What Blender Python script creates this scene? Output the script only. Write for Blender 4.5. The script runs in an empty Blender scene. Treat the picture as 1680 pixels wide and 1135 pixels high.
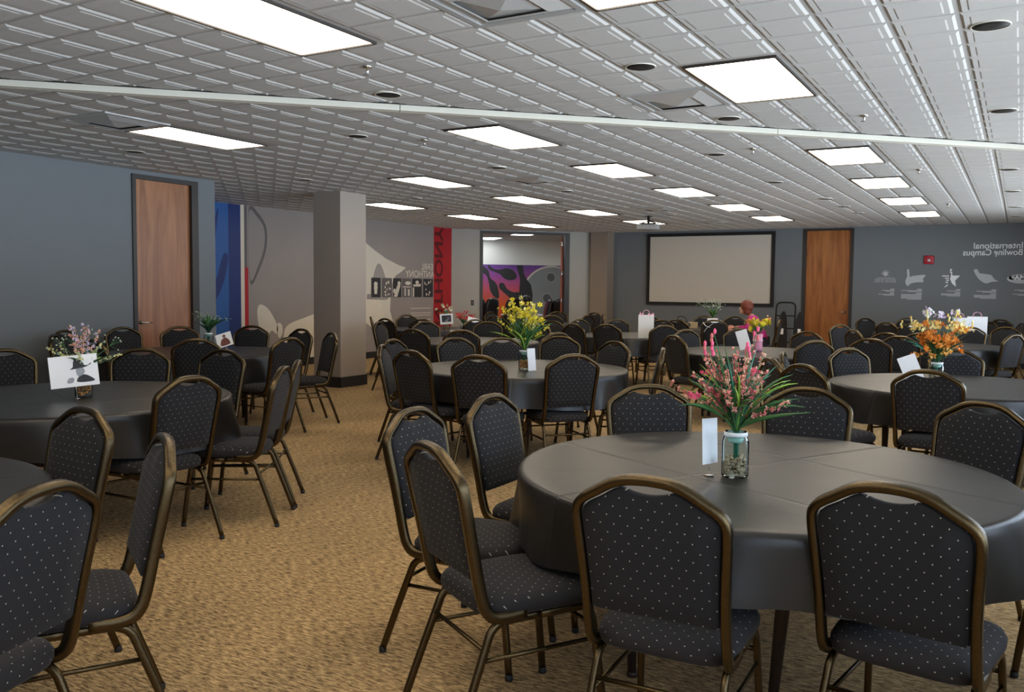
import bpy, bmesh, math, random
from math import sin, cos, pi, radians, atan2, hypot, sqrt
from mathutils import Vector, Matrix
random.seed(7)
SC = bpy.context.scene
COL = SC.collection
CEIL = 2.80

# ------------------------------------------------------------------ render look
SC.view_settings.view_transform = 'Standard'
SC.view_settings.look = 'None'
SC.view_settings.exposure = 0.12
SC.view_settings.gamma = 1.0
SC.view_settings.use_curve_mapping = False
SC.cycles.max_bounces = 8
SC.cycles.diffuse_bounces = 5
SC.cycles.glossy_bounces = 3
SC.cycles.transmission_bounces = 6
SC.cycles.transparent_max_bounces = 24
SC.cycles.caustics_reflective = False
SC.cycles.caustics_refractive = False
SC.cycles.sample_clamp_indirect = 4.0

# ------------------------------------------------------------------ materials
MATS = {}
def _new(name):
    m = bpy.data.materials.new(name); m.use_nodes = True
    nt = m.node_tree; b = nt.nodes['Principled BSDF']
    MATS[name] = m
    return m, nt, b
def N(nt, t, **kw):
    n = nt.nodes.new(t)
    for k, v in kw.items():
        if k.startswith('i_'):
            n.inputs[k[2:].replace('_', ' ')].default_value = v
        else: setattr(n, k, v)
    return n
def c4(c): return (c[0], c[1], c[2], 1.0)
def mat(name, color, rough=0.6, metal=0.0, var=0.08, scale=30.0, bump=0.0, bscale=None, sheen=0.0,
        trans=0.0, ior=1.45, emis=None, estr=0.0, coat=0.0):
    """Principled surface whose colour wanders a little with object-space noise."""
    m, nt, b = _new(name)
    tc = N(nt, 'ShaderNodeTexCoord'); nz = N(nt, 'ShaderNodeTexNoise'); nz.inputs['Scale'].default_value = scale
    nz.inputs['Detail'].default_value = 3
    nt.links.new(tc.outputs['Object'], nz.inputs['Vector'])
    mx = N(nt, 'ShaderNodeMix', data_type='RGBA')
    mx.inputs['A'].default_value = c4([max(0, x*(1-var)) for x in color])
    mx.inputs['B'].default_value = c4([min(1, x*(1+var)) for x in color])
    nt.links.new(nz.outputs['Fac'], mx.inputs['Factor'])
    nt.links.new(mx.outputs['Result'], b.inputs['Base Color'])
    b.inputs['Roughness'].default_value = rough
    b.inputs['Metallic'].default_value = metal
    b.inputs['IOR'].default_value = ior
    if sheen: b.inputs['Sheen Weight'].default_value = sheen; b.inputs['Sheen Roughness'].default_value = 0.4
    if trans: b.inputs['Transmission Weight'].default_value = trans
    if coat: b.inputs['Coat Weight'].default_value = coat
    if emis: b.inputs['Emission Color'].default_value = c4(emis); b.inputs['Emission Strength'].default_value = estr
    if bump:
        nb = N(nt, 'ShaderNodeTexNoise'); nb.inputs['Scale'].default_value = bscale or scale*4; nb.inputs['Detail'].default_value = 4
        nt.links.new(tc.outputs['Object'], nb.inputs['Vector'])
        bp = N(nt, 'ShaderNodeBump'); bp.inputs['Strength'].default_value = bump; bp.inputs['Distance'].default_value = 0.004
        nt.links.new(nb.outputs['Fac'], bp.inputs['Height']); nt.links.new(bp.outputs['Normal'], b.inputs['Normal'])
    return m

def fabric_dots(name, base, plane):
    """dark woven fabric with a staggered lattice of pale pin dots; plane 'xz' or 'xy' in object space"""
    m, nt, b = _new(name)
    L = nt.links
    tc = N(nt, 'ShaderNodeTexCoord'); sp = N(nt, 'ShaderNodeSeparateXYZ'); L.new(tc.outputs['Object'], sp.inputs[0])
    def math_(op, a, bb=None):
        n = N(nt, 'ShaderNodeMath', operation=op)
        for i, v in enumerate((a, bb)):
            if v is None: continue
            if isinstance(v, (int, float)): n.inputs[i].default_value = v
            else: L.new(v, n.inputs[i])
        return n.outputs[0]
    u = sp.outputs['X']
    v = sp.outputs['Z'] if plane == 'xz' else math_('ADD', sp.outputs['Y'], sp.outputs['Z'])
    PX, PY = 0.0400, 0.0520
    def dist(offx, offy):
        fx = math_('SUBTRACT', math_('FRACT', math_('ADD', math_('DIVIDE', u, PX), 100.0+offx)), 0.5)
        fy = math_('SUBTRACT', math_('FRACT', math_('ADD', math_('DIVIDE', v, PY), 100.0+offy)), 0.5)
        dx = math_('MULTIPLY', fx, PX); dy = math_('MULTIPLY', fy, PY)
        return math_('SQRT', math_('ADD', math_('MULTIPLY', dx, dx), math_('MULTIPLY', dy, dy)))
    d = math_('MINIMUM', dist(0, 0), dist(0.5, 0.5))
    dot = math_('LESS_THAN', d, 0.0020)
    nz = N(nt, 'ShaderNodeTexNoise'); nz.inputs['Scale'].default_value = 420; L.new(tc.outputs['Object'], nz.inputs['Vector'])
    r1 = N(nt, 'ShaderNodeMix', data_type='RGBA'); r1.inputs['A'].default_value = c4([x*0.75 for x in base]); r1.inputs['B'].default_value = c4([x*1.3 for x in base])
    L.new(nz.outputs['Fac'], r1.inputs['Factor'])
    mx = N(nt, 'ShaderNodeMix', data_type='RGBA'); mx.inputs['B'].default_value = (0.40, 0.37, 0.31, 1)
    L.new(r1.outputs['Result'], mx.inputs['A']); L.new(dot, mx.inputs['Factor'])
    L.new(mx.outputs['Result'], b.inputs['Base Color'])
    b.inputs['Roughness'].default_value = 0.85
    b.inputs['Sheen Weight'].default_value = 0.04; b.inputs['Specular IOR Level'].default_value = 0.3
    return m

def carpet_mat():
    m, nt, b = _new('carpet'); L = nt.links
    tc = N(nt, 'ShaderNodeTexCoord')
    mp = N(nt, 'ShaderNodeMapping'); mp.inputs['Scale'].default_value = (13, 62, 1); mp.inputs['Rotation'].default_value = (0, 0, radians(-12))
    L.new(tc.outputs['Object'], mp.inputs['Vector'])
    n1 = N(nt, 'ShaderNodeTexNoise'); n1.inputs['Scale'].default_value = 1.6; n1.inputs['Detail'].default_value = 6; n1.inputs['Roughness'].default_value = 0.75
    L.new(mp.outputs[0], n1.inputs['Vector'])
    n2 = N(nt, 'ShaderNodeTexNoise'); n2.inputs['Scale'].default_value = 1.1; n2.inputs['Detail'].default_value = 2
    L.new(tc.outputs['Object'], n2.inputs['Vector'])
    rp = N(nt, 'ShaderNodeValToRGB'); e = rp.color_ramp.elements
    e[0].position = 0.40; e[0].color = (0.12, 0.066, 0.024, 1)
    e[1].position = 0.62; e[1].color = (0.80, 0.56, 0.28, 1)
    k = e.new(0.50); k.color = (0.44, 0.283, 0.122, 1)
    L.new(n1.outputs['Fac'], rp.inputs['Fac'])
    mx = N(nt, 'ShaderNodeMix', data_type='RGBA', blend_type='MULTIPLY'); mx.inputs['Factor'].default_value = 0.35
    L.new(rp.outputs['Color'], mx.inputs['A'])
    g = N(nt, 'ShaderNodeValToRGB'); g.color_ramp.elements[0].position = .3; g.color_ramp.elements[0].color = (.6, .6, .6, 1); g.color_ramp.elements[1].position = .7
    L.new(n2.outputs['Fac'], g.inputs['Fac']); L.new(g.outputs['Color'], mx.inputs['B'])
    L.new(mx.outputs['Result'], b.inputs['Base Color'])
    b.inputs['Roughness'].default_value = 0.95
    bp = N(nt, 'ShaderNodeBump'); bp.inputs['Strength'].default_value = 0.8; bp.inputs['Distance'].default_value = 0.008
    L.new(n1.outputs['Fac'], bp.inputs['Height']); L.new(bp.outputs['Normal'], b.inputs['Normal'])
    return m

def wood_mat(name, c1, c2):
    m, nt, b = _new(name); L = nt.links
    tc = N(nt, 'ShaderNodeTexCoord')
    mp = N(nt, 'ShaderNodeMapping'); mp.inputs['Scale'].default_value = (9, 9, 0.9)
    L.new(tc.outputs['Object'], mp.inputs['Vector'])
    n0 = N(nt, 'ShaderNodeTexNoise'); n0.inputs['Scale'].default_value = 0.7; n0.inputs['Detail'].default_value = 5; n0.inputs['Distortion'].default_value = 1.6
    L.new(mp.outputs[0], n0.inputs['Vector'])
    mp2 = N(nt, 'ShaderNodeMapping'); mp2.inputs['Scale'].default_value = (90, 90, 3)
    L.new(tc.outputs['Object'], mp2.inputs['Vector'])
    n1 = N(nt, 'ShaderNodeTexNoise'); n1.inputs['Scale'].default_value = 1.0; n1.inputs['Detail'].default_value = 3; L.new(mp2.outputs[0], n1.inputs['Vector'])
    ad = N(nt, 'ShaderNodeMath', operation='MULTIPLY_ADD'); ad.inputs[1].default_value = 0.35; L.new(n1.outputs['Fac'], ad.inputs[0]); L.new(n0.outputs['Fac'], ad.inputs[2])
    rp = N(nt, 'ShaderNodeValToRGB'); e = rp.color_ramp.elements
    e[0].position = 0.45; e[0].color = c4(c1); e[1].position = 0.85; e[1].color = c4(c2)
    L.new(ad.outputs[0], rp.inputs['Fac']); L.new(rp.outputs['Color'], b.inputs['Base Color'])
    b.inputs['Roughness'].default_value = 0.38
    return m

def mural_mat():
    """flame backdrop: orange at the foot running through magenta into violet at the head of the print"""
    m, nt, b = _new('mural_flame_print'); L = nt.links
    tc = N(nt, 'ShaderNodeTexCoord'); sp = N(nt, 'ShaderNodeSeparateXYZ'); L.new(tc.outputs['Object'], sp.inputs[0])
    mr = N(nt, 'ShaderNodeMapRange'); mr.inputs['From Min'].default_value = 0.9; mr.inputs['From Max'].default_value = 2.1
    L.new(sp.outputs['Z'], mr.inputs['Value'])
    rp = N(nt, 'ShaderNodeValToRGB'); e = rp.color_ramp.elements
    e[0].position = 0.08; e[0].color = (0.85, 0.13, 0.02, 1); e[1].position = 0.95; e[1].color = (0.17, 0.06, 0.32, 1)
    k = e.new(.45); k.color = (0.62, 0.10, 0.16, 1); k = e.new(.7); k.color = (0.36, 0.08, 0.32, 1)
    L.new(mr.outputs[0], rp.inputs['Fac']); L.new(rp.outputs['Color'], b.inputs['Base Color']); b.inputs['Roughness'].default_value = .5
    return m

def emit_mat(name, color, s):
    m, nt, b = _new(name)
    b.inputs['Base Color'].default_value = (0.9, 0.9, 0.88, 1)
    b.inputs['Emission Color'].default_value = c4(color); b.inputs['Emission Strength'].default_value = s
    return m

M_CARPET = carpet_mat()
M_CEIL = mat('ceiling_tile', (0.54, 0.536, 0.525), 0.62, var=0.03, scale=60, bump=0.12, bscale=300)
M_CEILBASE = mat('ceiling_grid', (0.47, 0.466, 0.455), 0.55, var=0.03, scale=8)
M_LENS = emit_mat('light_lens', (1.0, 0.855, 0.66), 8.0)
M_LENS2 = emit_mat('light_lens_cool', (0.95, 0.98, 1.0), 7.0)
M_BRONZE = mat('dark_bronze_trim', (0.035, 0.030, 0.027), 0.45, var=0.2, scale=20)
M_TRACK = mat('track_enamel', (0.66, 0.64, 0.56), 0.4, var=0.05, scale=3)
M_BLACK = mat('matte_black', (0.012, 0.011, 0.011), 0.6, var=0.2)
M_WALLB = mat('slate_blue_paint', (0.172, 0.190, 0.204), 0.7, var=0.04, scale=2.5, bump=0.08, bscale=220)
M_WALLG = mat('grey_paint', (0.42, 0.41, 0.375), 0.7, var=0.04, scale=2.5, bump=0.08, bscale=220)
M_MURALG = mat('mural_grey_print', (0.33, 0.295, 0.28), 0.55, var=0.10, scale=1.3)
M_MURALL = mat('mural_light_grey_print', (0.74, 0.69, 0.60), 0.55, var=0.08, scale=1.6)
M_MURALM = mat('mural_mid_grey_print', (0.38, 0.35, 0.33), 0.55, var=0.08, scale=2)
M_MURALD = mat('mural_dark_line_print', (0.14, 0.13, 0.13), 0.55, var=0.08, scale=2)
M_MURALW = mat('mural_cream_print', (0.78, 0.72, 0.60), 0.55, var=0.05, scale=2)
M_BLUEV = mat('blue_vinyl', (0.028, 0.13, 0.42), 0.45, var=0.1, scale=3)
M_BLUED = mat('deep_blue_vinyl', (0.014, 0.040, 0.19), 0.45, var=0.1, scale=3)
M_REDV = mat('red_vinyl', (0.46, 0.018, 0.028), 0.45, var=0.12, scale=3)
M_REDD = mat('dark_red_ink', (0.13, 0.012, 0.016), 0.5, var=0.1)
M_WHITEV = mat('white_vinyl', (0.86, 0.90, 0.92), 0.5, var=0.03)
M_SILVERV = mat('silver_grey_vinyl', (0.50, 0.53, 0.55), 0.5, var=0.05)
M_WHITEP = mat('white_paint', (0.86, 0.88, 0.84), 0.6, var=0.03, scale=3)
M_BASEB = mat('rubber_baseboard', (0.020, 0.020, 0.022), 0.5, var=0.15)
M_DOOR = wood_mat('door_veneer', (0.23, 0.085, 0.032), (0.42, 0.18, 0.075))
M_DOOR2 = wood_mat('door_veneer_amber', (0.24, 0.075, 0.016), (0.46, 0.17, 0.045))
M_DOORR = mat('door_edge_red_oak', (0.42, 0.10, 0.045), 0.4, var=0.1)
M_CHROME = mat('brushed_steel', (0.72, 0.71, 0.68), 0.25, metal=1.0, var=0.05)
M_FRAME = mat('antique_brass_frame', (0.098, 0.070, 0.035), 0.21, metal=0.94, var=0.4, scale=160, bump=0.25, bscale=500)
M_PAD = fabric_dots('dotted_back_fabric', (0.0145, 0.0143, 0.0165), 'xz')
M_SEAT = fabric_dots('dotted_seat_fabric', (0.018, 0.016, 0.017), 'xy')
def cloth_mat():
    """black polyester with two pressed fold lines crossing it"""
    m = mat('black_polyester_cloth', (0.0150, 0.0135, 0.0120), 0.38, var=0.14, scale=5)
    nt = m.node_tree; L = nt.links; b = nt.nodes['Principled BSDF']
    tc = N(nt, 'ShaderNodeTexCoord'); sp = N(nt, 'ShaderNodeSeparateXYZ'); L.new(tc.outputs['Object'], sp.inputs[0])
    b.inputs['Specular IOR Level'].default_value = .68
    hs = []
    for ax, off in (('X', .31), ('X', -.30), ('Y', .05)):
        a = N(nt, 'ShaderNodeMath', operation='SUBTRACT'); L.new(sp.outputs[ax], a.inputs[0]); a.inputs[1].default_value = off
        c = N(nt, 'ShaderNodeMath', operation='ABSOLUTE'); L.new(a.outputs[0], c.inputs[0])
        r = N(nt, 'ShaderNodeMapRange'); r.interpolation_type = 'SMOOTHSTEP'; r.inputs['From Min'].default_value = 0; r.inputs['From Max'].default_value = .016; r.inputs['To Min'].default_value = 1; r.inputs['To Max'].default_value = 0
        L.new(c.outputs[0], r.inputs['Value']); hs.append(r.outputs[0])
    ad = N(nt, 'ShaderNodeMath', operation='ADD'); L.new(hs[0], ad.inputs[0]); L.new(hs[1], ad.inputs[1])
    ad2 = N(nt, 'ShaderNodeMath', operation='ADD'); L.new(ad.outputs[0], ad2.inputs[0]); L.new(hs[2], ad2.inputs[1])
    nz = N(nt, 'ShaderNodeTexNoise'); nz.inputs['Scale'].default_value = 5; nz.inputs['Detail'].default_value = 2; L.new(tc.outputs['Object'], nz.inputs['Vector'])
    mu = N(nt, 'ShaderNodeMath', operation='MULTIPLY_ADD'); L.new(nz.outputs['Fac'], mu.inputs[0]); mu.inputs[1].default_value = 1.6; L.new(ad2.outputs[0], mu.inputs[2])
    bp = N(nt, 'ShaderNodeBump'); bp.inputs['Strength'].default_value = .6; bp.inputs['Distance'].default_value = .004
    L.new(mu.outputs[0], bp.inputs['Height']); L.new(bp.outputs['Normal'], b.inputs['Normal']); return m
M_CLOTH = cloth_mat()
M_PLY = mat('table_plywood', (0.16, 0.10, 0.06), 0.6, var=0.2)
M_TLEG = mat('table_leg_brown_steel', (0.040, 0.026, 0.022), 0.45, metal=0.3, var=0.2)
def glass_mat():
    """thin clear glass: passes light straight through and mirrors a little more at glancing angles"""
    m, nt, b = _new('clear_jar_glass'); L = nt.links
    out = nt.nodes['Material Output']; tr = N(nt, 'ShaderNodeBsdfTransparent'); tr.inputs['Color'].default_value = (.93, .97, .955, 1)
    gl = N(nt, 'ShaderNodeBsdfGlossy'); gl.inputs['Roughness'].default_value = .03
    lw = N(nt, 'ShaderNodeLayerWeight'); lw.inputs['Blend'].default_value = .09
    mx = N(nt, 'ShaderNodeMixShader'); L.new(lw.outputs['Fresnel'], mx.inputs[0]); L.new(tr.outputs[0], mx.inputs[1]); L.new(gl.outputs[0], mx.inputs[2])
    L.new(mx.outputs[0], out.inputs['Surface']); return m
M_GLASS = glass_mat()
M_BAND = mat('white_satin_band', (0.80, 0.84, 0.86), 0.35, var=0.03)
M_BANDT = mat('teal_glass_tint', (0.30, 0.50, 0.45), 0.2, var=0.1)
M_PEB = mat('river_pebble_mix', (0.40, 0.30, 0.20), 0.35, var=0.75, scale=55)
M_PEBR = mat('amber_pebble_mix', (0.55, 0.25, 0.10), 0.35, var=0.7, scale=55)
M_CARD = mat('white_card', (0.93, 0.94, 0.96), 0.6, var=0.02)
M_CARDK = mat('card_black_ink', (0.035, 0.035, 0.040), 0.6, var=0.3)
M_CARDG = mat('card_grey_ink', (0.33, 0.35, 0.40), 0.6, var=0.3)
M_CARDR = mat('card_brown_ink', (0.18, 0.06, 0.05), 0.6, var=0.3)
M_LEAF = mat('leaf_green', (0.055, 0.16, 0.045), 0.5, var=0.45, scale=14)
M_LEAFD = mat('leaf_dark_green', (0.030, 0.085, 0.040), 0.5, var=0.4, scale=14)
M_LEAFL = mat('leaf_lime', (0.26, 0.42, 0.05), 0.5, var=0.3, scale=14)
M_LEAFT = mat('leaf_jade', (0.045, 0.20, 0.13), 0.5, var=0.3, scale=14)
FLW = {
 'pink': mat('petal_coral_pink', (0.62, 0.15, 0.14), 0.6, var=0.4, scale=70),
 'rose': mat('petal_rose', (0.74, 0.10, 0.20), 0.6, var=0.3, scale=70),
 'peach': mat('petal_peach', (0.80, 0.42, 0.30), 0.6, var=0.2, scale=70),
 'yellow': mat('petal_yellow', (0.80, 0.68, 0.05), 0.6, var=0.2, scale=70),
 'cream': mat('petal_cream', (0.85, 0.78, 0.38), 0.6, var=0.2, scale=70),
 'orange': mat('petal_orange', (0.80, 0.26, 0.03), 0.6, var=0.35, scale=70),
 'amber': mat('petal_amber', (0.82, 0.52, 0.12), 0.6, var=0.25, scale=70),
 'lilac': mat('petal_lilac', (0.66, 0.52, 0.72), 0.6, var=0.35, scale=70),
 'white': mat('petal_white', (0.80, 0.80, 0.74), 0.6, var=0.1, scale=70),
 'red': mat('petal_red', (0.62, 0.05, 0.04), 0.6, var=0.3, scale=70),
 'sage': mat('bud_sage', (0.42, 0.50, 0.34), 0.6, var=0.3, scale=70),
}
M_BAG = mat('white_gift_bag_paper', (0.88, 0.88, 0.88), 0.55, var=0.02)
M_TISSUE = mat('pink_tissue', (0.78, 0.42, 0.52), 0.7, var=0.2)
M_PINKV = mat('pink_vase_glaze', (0.75, 0.30, 0.42), 0.3, var=0.15)
M_TAN = mat('tan_cardboard', (0.58, 0.44, 0.27), 0.7, var=0.1)
M_SKIN = mat('skin', (0.56, 0.32, 0.22), 0.5, var=0.06)
M_HAIRR = mat('auburn_hair', (0.16, 0.035, 0.016), 0.5, var=0.4, scale=60, bump=0.5)
M_HAIRK = mat('black_hair', (0.012, 0.010, 0.010), 0.35, var=0.4, scale=60, bump=0.4)
M_MAG = mat('magenta_blouse', (0.52, 0.020, 0.20), 0.7, var=0.12, scale=10)
M_STRIPE = mat('patterned_blouse', (0.35, 0.30, 0.27), 0.7, var=0.85, scale=22)
M_PANTS = mat('dark_trousers', (0.03, 0.03, 0.04), 0.8, var=0.2)
M_LEATHER = mat('black_leather', (0.014, 0.015, 0.017), 0.28, var=0.3, bump=0.2, bscale=200)
M_SCREEN = mat('projection_screen_fabric', (0.60, 0.56, 0.49), 0.8, var=0.02)
M_ALARM = mat('alarm_red', (0.42, 0.015, 0.035), 0.4, var=0.1)
M_PLAST = mat('grey_plastic', (0.30, 0.30, 0.30), 0.4, var=0.1)
M_VENT = mat('vent_enamel', (0.56, 0.57, 0.57), 0.35, metal=0.35, var=0.08, scale=5)
M_FLAME = mural_mat()
M_PIN = mat('mural_charcoal_ink', (0.035, 0.035, 0.038), 0.5, var=0.2)
M_BALL = mat('mural_ball_grey', (0.26, 0.29, 0.30), 0.5, var=0.2, scale=1.5)
M_BALLD = mat('mural_ball_hole_grey', (0.11, 0.12, 0.13), 0.5, var=0.2)
M_WGLASS = mat('window_glass', (0.95, 0.97, 0.97), 0.02, trans=1.0, ior=1.01, var=0.0)

# ------------------------------------------------------------------ object helpers
def mk(name, bm, m, parent=None, smooth=True, loc=None, rotz=None, auto=None):
    me = bpy.data.meshes.new(name); bm.normal_update(); bm.to_mesh(me); bm.free()
    if smooth:
        for p in me.polygons: p.use_smooth = True
        if auto is not None:
            for e in me.edges: pass
            try: me.set_sharp_from_angle(angle=radians(auto))
            except Exception: pass
    for mm in (m if isinstance(m, (list, tuple)) else [m]): me.materials.append(mm)
    o = bpy.data.objects.new(name, me); COL.objects.link(o)
    if parent: o.parent = parent
    if loc: o.location = loc
    if rotz is not None: o.rotation_euler = (0, 0, rotz)
    return o
def tag(o, label, cat, group=None):
    o['label'] = label; o['category'] = cat
    if group: o['group'] = group
    return o
def thing(name, label, cat, loc=(0, 0, 0), rotz=0.0, group=None):
    o = bpy.data.objects.new(name, None); COL.objects.link(o); o.empty_display_size = 0.1
    o.location = loc; o.rotation_euler = (0, 0, rotz)
    return tag(o, label, cat, group)
def struct(o):
    o['kind'] = 'structure'; return o
def box(bm, x0, x1, y0, y1, z0, z1, bev=0.0, mi=0, M=None):
    r = bmesh.ops.create_cube(bm, size=1.0)
    vs = r['verts']
    for v in vs:
        v.co = Vector((x0+(v.co.x+.5)*(x1-x0), y0+(v.co.y+.5)*(y1-y0), z0+(v.co.z+.5)*(z1-z0)))
    fs = set(f for v in vs for f in v.link_faces)
    if bev:
        es = list(set(e for v in vs for e in v.link_edges))
        rr = bmesh.ops.bevel(bm, geom=es, offset=bev, segments=2, affect='EDGES', profile=0.5)
        vs = list(set(rr['verts']) | set(v for v in vs if v.is_valid)); fs = set(f for v in vs for f in v.link_faces)
    for f in fs: f.material_index = mi
    if M is not None:
        for v in vs: v.co = M @ v.co
    return vs
def tube(bm, pts, rad, seg=8, closed=False, sq=None, cap=True, mi=0):
    """sweep along pts; rad number or list; sq=(a,b) scales the section on its two axes (a across, b along 'up')"""
    pts = [Vector(p) for p in pts]; n = len(pts)
    rads = rad if isinstance(rad, (list, tuple)) else [rad]*n
    T = []
    for i in range(n):
        a = pts[i-1] if (i > 0 or closed) else pts[i]
        b = pts[(i+1) % n] if (i < n-1 or closed) else pts[i]
        T.append((b-a).normalized())
    up = Vector((0, 0, 1)) if abs(T[0].z) < 0.9 else Vector((0, 1, 0))
    nrm = (up - T[0]*up.dot(T[0])).normalized()
    rings = []
    for i in range(n):
        nrm = (nrm - T[i]*nrm.dot(T[i]))
        if nrm.length < 1e-6: nrm = T[i].orthogonal()
        nrm.normalize(); bn = T[i].cross(nrm)
        ring = []
        for k in range(seg):
            a = 2*pi*k/seg + pi/seg
            ca, sa = cos(a), sin(a)
            if sq:
                p = 0.62
                ca = math.copysign(abs(ca)**p, ca)*sq[0]; sa = math.copysign(abs(sa)**p, sa)*sq[1]
            ring.append(bm.verts.new(pts[i] + bn*ca*rads[i] + nrm*sa*rads[i]))
        rings.append(ring)
    for i in range(n if closed else n-1):
        a, b = rings[i], rings[(i+1) % n]
        for k in range(seg):
            f = bm.faces.new((a[k], a[(k+1) % seg], b[(k+1) % seg], b[k])); f.material_index = mi
    if cap and not closed:
        bm.faces.new(rings[0][::-1]).material_index = mi; bm.faces.new(rings[-1]).material_index = mi
    return rings
def smooth_path(pts, k=4):
    """Catmull-Rom through pts"""
    P = [Vector(p) for p in pts]; out = []
    for i in range(len(P)-1):
        p0 = P[max(i-1, 0)]; p1 = P[i]; p2 = P[i+1]; p3 = P[min(i+2, len(P)-1)]
        for j in range(k):
            t = j/k
            out.append(0.5*((2*p1)+(-p0+p2)*t+(2*p0-5*p1+4*p2-p3)*t*t+(-p0+3*p1-3*p2+p3)*t**3))
    out.append(P[-1]); return out
def lathe(bm, prof, seg=24, c=(0, 0), mi=0, caps=True):
    rings = []
    for r, z in prof:
        rings.append([bm.verts.new((c[0]+r*cos(2*pi*k/seg), c[1]+r*sin(2*pi*k/seg), z)) for k in range(seg)])
    for a, b in zip(rings, rings[1:]):
        for k in range(seg):
            f = bm.faces.new((a[k], a[(k+1) % seg], b[(k+1) % seg], b[k])); f.material_index = mi
    if caps:
        bm.faces.new(rings[0][::-1]).material_index = mi; bm.faces.new(rings[-1]).material_index = mi
    return rings
def ball(bm, c, r, sub=1, s=(1, 1, 1), mi=0):
    rr = bmesh.ops.create_icosphere(bm, subdivisions=sub, radius=r)
    for v in rr['verts']:
        v.co = Vector((v.co.x*s[0]+c[0], v.co.y*s[1]+c[1], v.co.z*s[2]+c[2]))
    for f in set(f for v in rr['verts'] for f in v.link_faces): f.material_index = mi
    return rr['verts']
def slab(bm, outline, th, M, mi=0):
    """flat polygon (2D points) given a thickness, placed by matrix M (local x,y = outline, +z = front)"""
    f0 = [bm.verts.new(M @ Vector((x, y, 0))) for x, y in outline]
    f1 = [bm.verts.new(M @ Vector((x, y, th))) for x, y in outline]
    n = len(outline)
    a = bm.faces.new(f0[::-1]); b = bm.faces.new(f1); a.material_index = mi; b.material_index = mi
    for i in range(n):
        bm.faces.new((f0[i], f0[(i+1) % n], f1[(i+1) % n], f1[i])).material_index = mi
    a.normal_update(); b.normal_update(); bmesh.ops.triangulate(bm, faces=[a, b], ngon_method='EAR_CLIP')
def basis(org, xdir, ydir):
    x = Vector(xdir).normalized(); y = Vector(ydir).normalized(); z = x.cross(y)
    M = Matrix(((x.x, y.x, z.x, org[0]), (x.y, y.y, z.y, org[1]), (x.z, y.z, z.z, org[2]), (0, 0, 0, 1)))
    return M
def copy_tree(src, loc, rotz, label, cat, group):
    r = src.copy(); COL.objects.link(r); r.location = loc; r.rotation_euler = (0, 0, rotz)
    r['label'] = label; r['category'] = cat; r['group'] = group
    for ch in list(src.children):
        c = ch.copy(); COL.objects.link(c); c.parent = r
        for g in list(ch.children):
            d = g.copy(); COL.objects.link(d); d.parent = c
    return r
def fwd(yaw): return Vector((-sin(yaw), cos(yaw), 0))

# ================================================================== THE ROOM
XL, XR, XREC = -9.08, 1.35, -11.35     # left wall, window wall, mural recess wall
YB, YR, YREC = 19.35, -4.0, 7.91      # back wall, wall behind, where the left wall steps back
DC = 28.05                            # the diagonal wall runs along y = x + DC
bm = bmesh.new(); box(bm, -19.5, 3.4, -4.2, 31, -0.12, 0.0)
struct(mk('floor', bm, M_CARPET, smooth=False))

# --- ceiling: a flat grid plane with stepped metal pans hanging a little below it
PY = 0.305
lights_near = [(-3.68, 2.73), (-1.818, 2.79), (-1.818, 5.17), (-3.68, 0.29), (-1.818, 0.35), (-3.68, -2.15), (-1.818, -2.09)]
Y0 = 8.707
lights_far = [(-1.818, Y0+2.44*k) for k in range(4)] + [(-4.329, Y0+2.44*k) for k in range(-1, 4)] + \
             [(-6.867, 5.018)] + [(-6.867, Y0+2.44*k) for k in range(4)] + [(-9.385, Y0+2.44*k) for k in (1, 2, 3)]
vents = [(-2.172, 3.585), (-2.172, 6.025), (-6.568, 4.692), (-5.312, 9.572), (-5.312, 13.842), (-5.312, 16.892)]
LW, LL = 0.535, 1.125
blocked = [(x-.05, y-.10, x+LW+.05, y+LL+.10) for x, y in lights_near+lights_far] + [(x-.31, y-.31, x+.31, y+.31) for x, y in vents]
bm = bmesh.new()
box(bm, -19.5, 3.4, -4.2, 31, CEIL, CEIL+0.12, mi=0)
def side(x, y): return y - (x + 9.30)            # < 0 : camera side of the folding-wall track
def pans(gy0, near):
    b = bmesh.new(); PX, GX0 = (.3077, -.326) if near else (.3138, -1.858)
    for i in range(-40, 20):
        x0 = GX0 + i*PX; x1 = x0+PX
        for j in range(-45, 40):
            y0 = gy0 + j*PY; y1 = y0+PY
            if y1 > YB+.2 or y0 < YR-.1 or x1 > XR+.2: continue
            if x1 < XREC-.1 or (x1 < XL and y1 < YREC): continue
            if (y1 - x0) > DC+.3: continue
            s = side((x0+x1)/2, (y0+y1)/2)
            if near and s > .7 or (not near and s < -.7): continue
            cx, cy = (x0+x1)/2, (y0+y1)/2
            if any(a < cx < c and b_ < cy < d for a, b_, c, d in blocked): continue
            lv = [(.011, .012, 0.0), (.025, .030, .0085), (.050, .052, .0085), (.058, .064, .0115)]
            rings = []
            for ix, iy, dz in lv:
                z = CEIL - .0005 - dz
                rings.append([b.verts.new((x0+ix, y0+iy, z)), b.verts.new((x1-ix, y0+iy, z)), b.verts.new((x1-ix, y1-iy, z)), b.verts.new((x0+ix, y1-iy, z))])
            for a_, c_ in zip(rings, rings[1:]):
                for k in range(4): b.faces.new((a_[k], c_[k], c_[(k+1) % 4], a_[(k+1) % 4]))
            b.faces.new(rings[-1][::-1])
    # trim along the track
    pl = Vector((-1, 1, 0)).normalized(); off = -0.075 if near else 0.075
    bmesh.ops.bisect_plane(b, geom=b.verts[:]+b.edges[:]+b.faces[:], dist=1e-5, plane_co=Vector((0, 9.30, 0))+pl*off, plane_no=pl, clear_outer=near, clear_inner=not near)
    me = bpy.data.meshes.new('t'); b.to_mesh(me); b.free()
    for p in me.polygons: p.material_index = 1
    return me
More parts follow.
